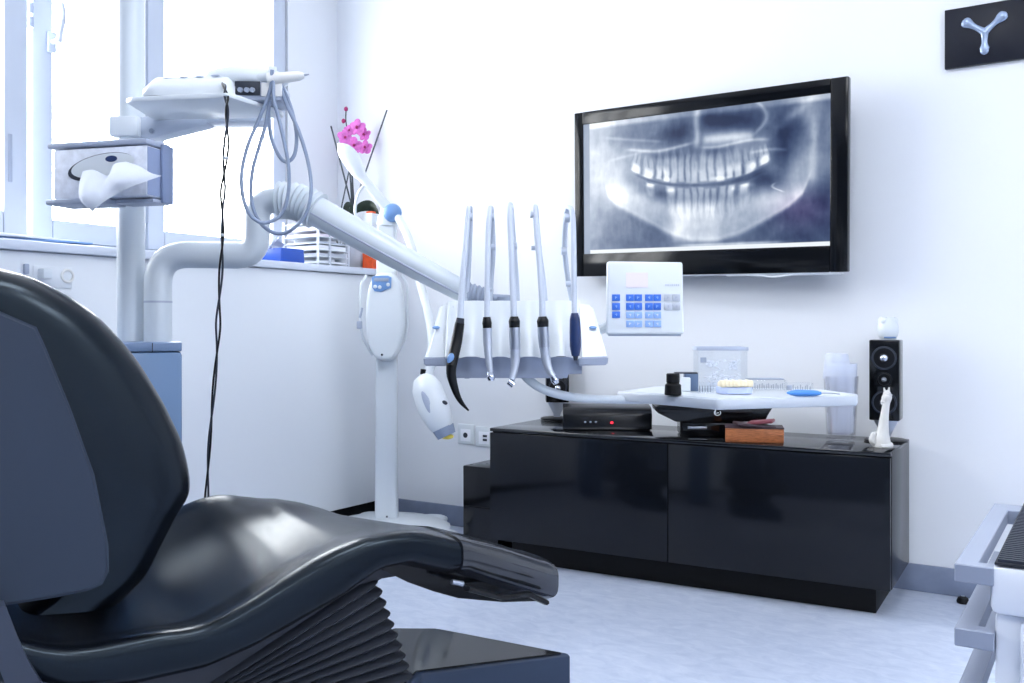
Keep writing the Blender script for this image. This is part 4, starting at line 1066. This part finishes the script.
# tissue holder (front left, front right, rear right corners)
fl, fr_ = P(52, 170, 2.035), P(147, 170, 1.975)
dv = (fr_ - fl); dv.z = 0; wl = dv.length; dv.normalize()
THF = Matrix.Translation(Vector((fl.x, fl.y, 0))) @ Matrix.Rotation(math.atan2(dv.y, dv.x), 4, 'Z')
zt, zb = CAMH + (HZ - 143.5) * 2.0 / FPX, CAMH + (HZ - 200.5) * 2.0 / FPX
dpt = .085
m = MB(); m.box(THF, (wl + .012, dpt, .012), .004, c=(wl / 2 - .008, dpt / 2, zt + .002)); m.box(THF, (wl * .6, dpt, .012), .004, c=(wl * .3 - .010, dpt / 2 - .01, zb)); m.box(THF, (wl * .4, dpt * .7, .008), .002, c=(wl * .8, dpt * .6, zb))
m.box(THF, (wl, .006, zt - zb), .002, c=(wl / 2, dpt - .003, (zt + zb) / 2)); hld = m.build('tissue_holder', 'lgrey', pole)
m = MB(); m.box(THF, (.006, dpt * .45, zt - zb + .004), .001, c=(wl + .003, dpt * .77, (zt + zb) / 2)); m.build('side_plate', 'tholder', hld)
m = MB(); m.box(THF, (.05, .12, .05), .003, c=(wl * .5, dpt + .05, (zt + zb) / 2)); m.build('holder_bracket', 'frame', pole)
# box of tissues in the holder
t = thing('tissue_box', THF @ Vector((wl / 2, dpt / 2, zb + .008)), 'patterned tissue box with tissues pulled out, held in the holder on the white pole', 'tissue box')
m = MB(); m.box(THF, (wl - .004, dpt - .012, zt - zb - .015), .003, c=(wl / 2, dpt / 2 - .004, (zt + zb) / 2)); tb = m.build('carton', 'tbox', t)
m = MB(); m.box(THF, (.001, dpt - .02, zt - zb - .02), 0, c=(wl - .0015, dpt / 2 - .006, (zt + zb) / 2)); m.build('carton_side', 'tboxside', t)
def tx(px, py, y=0.0):
    return THF @ Vector(((px - 52) / 95 * wl, y, CAMH + (HZ - py) * 2.0 / FPX))
oc_ = [(101 + 33 * cos(a_) , 166.5 - 13 * sin(a_) - 5 * cos(a_)) for a_ in [2 * pi * q / 28 for q in range(28)]]
m = MB(); m.add([tx(x, y, .0008) for x, y in oc_], [list(range(28))]); m.build('opening', 'dgrey', t)
oc2 = [(103 + 31.5 * cos(a_), 165.4 - 11.6 * sin(a_) - 4 * cos(a_)) for a_ in [2 * pi * q / 28 for q in range(28)]]
m = MB(); m.add([tx(x, y, .0003) for x, y in oc2], [list(range(28))]); m.build('opening_film', 'white', t)
m = MB(); m.add([tx(112 + 6 * cos(a_), 159 - 3.2 * sin(a_), -.0004) for a_ in [2 * pi * q / 16 for q in range(16)]], [list(range(16))]); m.build('blue_dot', 'navy', t)
rows_t = [[(84, 170), (97, 170), (110, 176), (118, 166), (128, 163)], [(86, 186), (98, 186), (112, 186), (128, 176), (146, 170)], [(91, 202), (100, 200), (118, 194), (138, 186), (160, 178)], [(105, 215), (110, 212), (124, 203), (146, 192), (170, 181)]]
dep_t = [[-.002, -.008, -.004, -.012, -.004], [-.02, -.035, -.028, -.04, -.02], [-.03, -.05, -.042, -.055, -.03], [-.03, -.045, -.05, -.05, -.03]]
cols_c = [cr([tx(*rows_t[r_][c_], dep_t[r_][c_]) for r_ in range(4)], 5) for c_ in range(5)]
rows_c = [cr([cols_c[c_][i] for c_ in range(5)], 5) for i in range(16)]
m = MB(); nu_ = len(rows_c[0]); vs = [p for r_ in rows_c for p in r_]
m.add(vs, [[j * nu_ + i, j * nu_ + i + 1, (j + 1) * nu_ + i + 1, (j + 1) * nu_ + i] for j in range(15) for i in range(nu_ - 1)])
m.build('tissue', 'tissue', t, smooth=70)

# ultrasonic scaler on the shelf
zs = sh + .0125
sc0 = so_(141, 101); SF = frame(Vector((sc0.x, sc0.y, zs)), yaw=.03)
sk = 2.03 / FPX
t = thing('scaler_unit', SF @ Vector((.12, .09, 0)), 'pale rounded scaler unit with looped grey hose sitting on the pole shelf', 'dental device')
rings = []
W_ = 88 * sk
prof_s = [(0.0, 0), (-.002, .012), (.002, .022), (.014, .034), (.045, .050), (.085, .060), (.13, .060), (.15, .05), (.155, 0)]
for i in range(13):
    u = i / 12; e = max(0, abs(u - .5) * 2 - .8) / .2; kz_ = 1 - .35 * e ** 2
    rings.append([Vector((W_ * u, y + (.01 * e if y < .07 else -.01 * e), z * kz_ * (1 + .12 * u))) for y, z in prof_s])
m = MB().loft(rings, mx=SF); m.build('body', 'white', t, smooth=60)
m = MB(); m.ell(SF, (.098, .05, .030), c=(.200, .085, .056), nu=24, nv=12); m.build('hood', 'white', t, smooth=80)
m = MB(); m.box(SF, (.10, .10, .042), .005, c=(W_ + .048, .09, .021)); rb = m.build('rear_block', 'lgrey', t)
m = MB(); m.box(SF, (.055, .004, .03), .001, c=(W_ + .026, .037, .026)); m.build('connector_recess', 'dgrey', rb)
m = MB()
for dx in (.012, .026, .038): m.tube([SF @ Vector((W_ + dx, .038, .022)), SF @ Vector((W_ + dx, .026, .020))], .0055, 10)
m.build('connector', 'grey', rb)
m = MB(); m.box(SF, (.045, .003, .03), .001, c=(W_ + .078, .039, .024)); m.build('label_plate', 'cream', rb)
for q in range(4): MB().ell(SF @ Matrix.Translation((.045 + .034 * q, .036, .0465 + .002 * q)) @ Matrix.Rotation(.48, 4, 'X'), (.010, .006, .002), c=(0, 0, 0)).build('button', 'grey', t)
# its holder, handpiece and looped hose
def hp_(px, py, z=2.06): return P(30 + px / 3.53, 50 + py / 3.53, z)
m = MB(); m.tube([hp_(800, 95), hp_(860, 95)], .012, 12); m.tube([hp_(855, 60), hp_(850, 130)], .010, 12); m.build('handpiece_clip', 'white', t)
m = MB(); m.tube([hp_(840, 104, 2.05), hp_(890, 98, 2.05), hp_(950, 92, 2.05), hp_(968, 90, 2.05)], [.0135, .0125, .0105, .006], 14); hpz = m.build('handpiece', 'cream', t)
m = MB(); m.tube([hp_(962, 90, 2.05), hp_(985, 86, 2.05)], [.0035, .0015], 8); m.build('tip', 'steel', hpz)
l1 = [(855, 70), (848, 140), (810, 240), (768, 340), (746, 450), (762, 555), (805, 605), (850, 605), (890, 575), (912, 500), (911, 400), (885, 270), (862, 180), (858, 110)]
l2 = [(872, 100), (905, 190), (950, 290), (982, 400), (992, 500), (970, 585), (915, 640), (860, 645), (810, 605), (782, 530), (785, 430), (812, 330), (835, 250), (846, 170), (858, 85)]
l3 = [(850, 120), (842, 220), (852, 310), (880, 375), (908, 395), (935, 365), (940, 290), (920, 200), (890, 130), (868, 90)]
for li, zz in ((l1, 2.04), (l2, 2.055), (l3, 2.07)):
    MB().tube(cr([hp_(x, y, zz + .006 * sin(i)) for i, (x, y) in enumerate(li)], 6), .0042, 10).build('hose', 'hose', t, smooth=60)
# black twin cable hanging from the shelf
def cb(px, py, z): return P(px, py, z)
cpts = [(222.5, 83, 2.03), (224.5, 87, 1.965), (226.5, 98, 1.95), (227, 112, 1.95), (226.5, 140, 1.97), (224, 175, 2.01), (222.5, 200, 2.05), (222.5, 235, 2.1), (221, 270, 2.12), (218.5, 312, 2.15), (217.5, 345, 2.17), (213, 400, 2.2), (209, 450, 2.22), (206.5, 503, 2.24), (205, 560, 2.26), (204, 640, 2.26)]
c = cr([cb(*p_) for p_ in cpts], 8); n = len(c)
t = thing('twin_cable', Vector((c[-1].x, c[-1].y, c[-1].z)), 'dark twin cable hanging from the shelf down behind the dental chair', 'cable')
for sgn in (1, -1):
    pts = [p_ + RV * (sgn * (.0035 * sin(.31 * i) + .0015 * sin(.13 * i + 1)) * min(1, i / 10)) + FV * (sgn * .003 * cos(.31 * i)) for i, p_ in enumerate(c)]
    MB().tube(pts, .0024, 8).build('wire', 'dgrey' if sgn > 0 else 'black', t, smooth=60)
for i in (14, 36, 56): MB().ell(Matrix.Translation(c[i]), (.007, .007, .004)).build('cable_tie', 'white', t)

# ------------------------------------------------------------------ whitening lamp in the corner
ZW = 3.60; wk = ZW / FPX
lb = P(387, 330, ZW); lb = Vector((lb.x, lb.y, 0))
WFm = frame(lb)
def wx(px, py, y=0.0): return WFm @ Vector(((px - 387) * wk, y, CAMH + (HZ - py) * wk))
lamp = thing('whitening_lamp', lb, 'white wheeled tooth whitening lamp with blue display standing in the room corner', 'dental lamp')
m = MB()
m.lathe(WFm, [(.0, .045), (.23, .045), (.245, .056), (.20, .074), (.10, .09), (.001, .096)], 28)
base_ = m.build('base', 'white', lamp, smooth=50)
for q in range(5):
    a_ = radians(-30 + 72 * q)
    L_ = .325 if q == 0 else .285
    d_ = Matrix.Rotation(a_, 4, 'Z')
    m = MB(); m.ell(WFm @ d_, (.12, .062, .022), c=(L_ - .12, 0, .052), nu=20, nv=10, pw=.85); lg = m.build('leg', 'white', base_, smooth=80)
for q in range(5):
    a_ = radians(-30 + 72 * q); L_ = .24
    c_ = WFm @ Vector((L_ * cos(a_), L_ * sin(a_), .018)); ax = WFm.to_3x3() @ Vector((-sin(a_), cos(a_), 0))
    MB().tube([c_ - ax * .01, c_ + ax * .01], .0178, 14).build('caster', 'dgrey', base_)
m = MB(); m.prism(WFm, [((-11.5) * wk, .07), (11 * wk, .07), (9.5 * wk, CAMH + (HZ - 225) * wk), (-9.5 * wk, CAMH + (HZ - 225) * wk)], -.03, .03, .01, 3)
m.build('column', 'white', lamp)
m = MB(); m.box(WFm, (.006, .004, .006), 0, c=(.004, -.032, .10)); m.build('keyhole', 'dgrey', lamp)
m = MB(); m.tube([wx(387, 226), wx(388, 217)], .04, 18); m.tube([wx(388, 218), wx(390, 207)], .034, 18); m.build('pivot', 'white', lamp)
m = MB(); m.ell(frame(wx(393.5, 214, -.035)), (.036, .022, .036)); m.build('blue_knob', 'pblue', lamp)
# counterweight lever and handle
m = MB(); m.tube([wx(391, 212, -.01), wx(377, 195, -.02), wx(361, 176, -.02)], [.021, .019, .017], 14); m.build('lever', 'white', lamp)
m = MB(); c_ = cr([wx(365, 181, -.02), wx(359, 172, -.02), wx(352, 160, -.02), wx(345, 151, -.02), wx(339, 144.5, -.02)], 4)
m.tube(c_, [.016, .018, .021, .025, .028, .030, .032, .033, .034, .034, .033, .031, .028, .024, .018, .011, .004], 18); m.build('lever_handle', 'white', lamp, smooth=70)
m = MB(); m.tube(cr([wx(369, 182, -.02), wx(361, 192, -.03), wx(357, 205, -.03), wx(357, 216, -.03), wx(362, 222, -.02)], 6), .0055, 8); m.build('cable', 'white', lamp)
# drooping arm with the lamp head
m = MB(); pts = cr([wx(393, 212, -.02), wx(404, 226, -.06), wx(415, 250, -.12), wx(425, 285, -.18), wx(436, 325, -.24), wx(438, 352, -.27), wx(435, 372, -.28)], 6)
m.tube(pts, [.015, .017], 12); m.build('arm', 'white', lamp)
ld = -.28
m = MB(); m.tube([wx(431, 366, ld), wx(430.5, 371, ld)], .013, 14); m.build('joint_ring', 'black', lamp)
m = MB(); c_ = cr([wx(431, 371, ld), wx(433, 381, ld - .01), wx(437.5, 394, ld - .02), wx(443, 407, ld - .03), wx(447.5, 417, ld - .03), wx(450.5, 423, ld - .03)], 5)
rr = []
for i in range(len(c_)):
    u = i / (len(c_) - 1); rr.append(lerpc([(0, .02), (.08, .045), (.25, .062), (.5, .066), (.75, .054), (.9, .043), (1, .036)], u) * .92)
m.tube(c_, rr, 20, flat=.8); head_ = m.build('lamp_head', 'white', lamp, smooth=70)
m = MB(); m.tube([wx(449, 419, ld - .03), wx(452.5, 426.5, ld - .032)], [.040, .034], 18); m.build('lens_collar', 'hose', head_)
m = MB(); m.ell(frame(wx(452.7, 427, ld - .034)), (.024, .024, .010)); m.build('lens', 'yellow', head_)
m = MB(); m.ell(frame(wx(451, 395.5, ld - .06), roll=.5), (.011, .012, .007)); m.build('switch', 'dgrey', head_)
m = MB(); m.ell(frame(wx(436, 397, ld - .068), roll=-.42), (.012, .006, .05)); m.build('grip_inlay', 'lgrey', head_)
# display unit on the column
poly = [(-1 * cos(a_), a_) for a_ in (0,)]
outl = []
for q in range(40):
    a_ = 2 * pi * q / 40
    zz = spow(sin(a_), .75); ww = (19 - 3.5 * (1 if zz < 0 else .5) * abs(zz) ** 2) * spow(cos(a_), .62)
    outl.append(((388.5 + ww - 387) * wk, CAMH + (HZ - (317 - 43 * zz)) * wk))
m = MB(); m.prism(WFm, outl, -.11, -.03, .018, 4); du = m.build('display_unit', 'white', lamp, smooth=60)
pol = [(374, 278), (377, 276.3), (390, 276.3), (393.3, 278), (392.8, 288), (389.5, 289.3), (383, 292), (377, 291.4), (374.6, 288)]
m = MB(); m.prism(WFm, [((x + 2 - 387) * wk, CAMH + (HZ - y - 1) * wk) for x, y in pol], -.115, -.105, .001); m.build('blue_display', 'pblue', du)
m = MB(); m.box(WFm, (14 * wk, .003, 3.2 * wk), .0005, c=((385.5 - 387) * wk, -.116, CAMH + (HZ - 281.3) * wk)); m.build('readout', 'grey', du)
m = MB()
for x, y in ((377.5, 288), (382, 288.5), (390, 286)): m.ell(WFm, (.007, .003, .007), c=((x + 2 - 387) * wk, -.115, CAMH + (HZ - y) * wk))
m.build('button', 'white', du)
m = MB(); m.ell(WFm, (.005, .003, .005), c=(-.004, -.109, CAMH + (HZ - 354) * wk)); m.build('lock', 'dgrey', du)
for sg in (-1, 1):
    m = MB(); m.tube(cr([wx(386 + sg * 17, 276, -.06), wx(386 + sg * 22.5, 287, -.06), wx(386 + sg * 23, 310, -.06), wx(386 + sg * 21.5, 335, -.05), wx(386 + sg * 12, 355, -.04)], 6), .005, 8); m.build('side_cable', 'white', lamp)
m = MB(); m.box(frame(wx(362, 325, -.06)), (.02, .016, .03), .004); m.tube([wx(362.5, 318, -.06), wx(364.5, 308, -.06)], .005, 8); m.build('plug', 'lgrey', lamp)

# ------------------------------------------------------------------ white drawer trolley at the right
TZ0 = .55
p0 = onZ(990, 566, TZ0)
def tb_(x0, x1, y0, y1, z0, z1, bev=.004, mb=None): return B((p0.x + x0, p0.y + y0, z0), (p0.x + x1, p0.y + y1, z1), bev, mb=mb)
tr_ = thing('drawer_trolley', (p0.x + .2, p0.y + .25, 0), 'white drawer trolley with grey side rails under the black ribbed mat', 'trolley')
tb_(0, .42, 0, .50, TZ0 - .055, TZ0, .008).build('top', 'trolley', tr_)
tb_(.004, .416, .012, .49, .06, TZ0 - .056, .004).build('body', 'trolley', tr_)
for k_, (z0, z1) in enumerate(((.39, TZ0 - .06), (.225, .385), (.065, .22))):
    d_ = tb_(.03, .41, .0, .016, z0, z1, .005).build('drawer', 'trolley', tr_)
    tb_(.13, .31, -.02, -.010, (z0 + z1) / 2 + .02, (z0 + z1) / 2 + .032, .004).build('handle', 'drawer', d_)
for k_, zt_ in enumerate((TZ0 - .002, .474, .398)):
    m = MB(); y1 = .44
    m.plate([(p0.x + x_, p0.y + y_) for x_, y_ in ((.004, .0), (-.037, .0), (-.037, y1), (.004, y1), (.004, y1 - .05), (-.014, y1 - .05), (-.014, .022), (.004, .022))], zt_ - .021, zt_, .0012, 1)
    m.build('side_rail', 'drawer', tr_)
for dx in (.04, .38):
    for dy in (.04, .46):
        c_ = Vector((p0.x + dx, p0.y + dy, .0275)); MB().tube([c_ - Vector((.012, 0, 0)), c_ + Vector((.012, 0, 0))], .0272, 16).build('caster', 'matblack', tr_)
mt_ = thing('ribbed_mat', (p0.x + .2, p0.y + .25, TZ0), 'black ribbed rubber mat lying on top of the white trolley', 'mat')
m = MB(); tb_(.004, .41, .004, .49, TZ0 + .0003, TZ0 + .004, .001, m); m.build('mat', 'rug', mt_)
m = MB()
for q in range(44):
    y_ = .008 + q * .0109
    for j in range(12): tb_(.007 + j * .0335, .007 + j * .0335 + .027, y_, y_ + .0055, TZ0 + .0035, TZ0 + .0075, 0, m)
m.build('ribs', mat('rib_grey', (50, 55, 68), .5, spec=.3), mt_, smooth=0)
p = onZ(963, 603, .001)
t = thing('door_stop', p, 'small black rubber stop on the floor near the back wall beside the trolley', 'door stop')
MB().lathe(wframe(p), [(.0, .0), (.017, .0), (.018, .006), (.014, .016), (.006, .02), (.001, .0205)], 18).build('stop', 'matblack', t)
MB().lathe(wframe(p), [(.005, .019), (.005, .022), (.001, .022)], 10).build('screw', 'steel', t)

# ------------------------------------------------------------------ lights, world, camera
for k_, (x, y) in enumerate(((-.35, 1.1), (-.35, -.8), (1.45, 1.2), (1.45, -.8))):  # unseen panels added as fill; the wider right pair brightens the cabinet front
    t = thing('ceiling_light', (x, y, HC), ['ceiling light panel over the sideboard side of the room', 'ceiling light panel behind the viewer on the window side', 'ceiling light panel over the trolley', 'ceiling light panel behind the viewer on the trolley side'][k_], 'ceiling light', 'ceiling light panels')
    w_ = .31 if x < 0 else .62
    B((x - w_, y - .31, HC - .03), (x + w_, y + .31, HC - .001), .004).build('frame', 'white', t)
    B((x - w_ + .02, y - .29, HC - .034), (x + w_ - .02, y + .29, HC - .029)).build('diffuser', 'lamp', t)
ADDED_LIGHT = bpy.data.materials['lamp_diffuser'].node_tree.nodes['Principled BSDF'].inputs['Emission Strength']
ADDED_LIGHT.default_value = 16.0
wd = bpy.data.worlds.new('sky'); SC.world = wd; wd.use_nodes = True
bg = wd.node_tree.nodes['Background']; bg.inputs['Color'].default_value = (.96, .985, 1.0, 1); bg.inputs['Strength'].default_value = 18.0
pt = bpy.data.lights.new('window_daylight', 'AREA'); pt.shape = 'RECTANGLE'; pt.size = W1 - W0; pt.size_y = WT - WB
pt.cycles.is_portal = True
po = bpy.data.objects.new('window_daylight', pt); COL.objects.link(po)
po.location = (XL - .13, (W0 + W1) / 2, (WB + WT) / 2); po.rotation_euler = (pi / 2, 0, -pi / 2)
cam = bpy.data.cameras.new('camera'); co = bpy.data.objects.new('camera', cam); COL.objects.link(co)
co.location = CO; co.rotation_euler = (pi / 2, 0, YAW)
cam.sensor_width = 36; cam.lens = FPX / 1024 * 36; cam.shift_y = -(341.5 - HZ) / 1024; cam.clip_start = .02
SC.camera = co
vs_ = SC.view_settings
vs_.view_transform = 'Standard'; vs_.look = 'None'; vs_.gamma = 1.0; vs_.exposure = 0.12; vs_.use_curve_mapping = False
cy = SC.cycles
cy.use_denoising = True; cy.max_bounces = 10; cy.diffuse_bounces = 5; cy.transparent_max_bounces = 16; cy.caustics_reflective = False; cy.caustics_refractive = False; cy.sample_clamp_indirect = 6
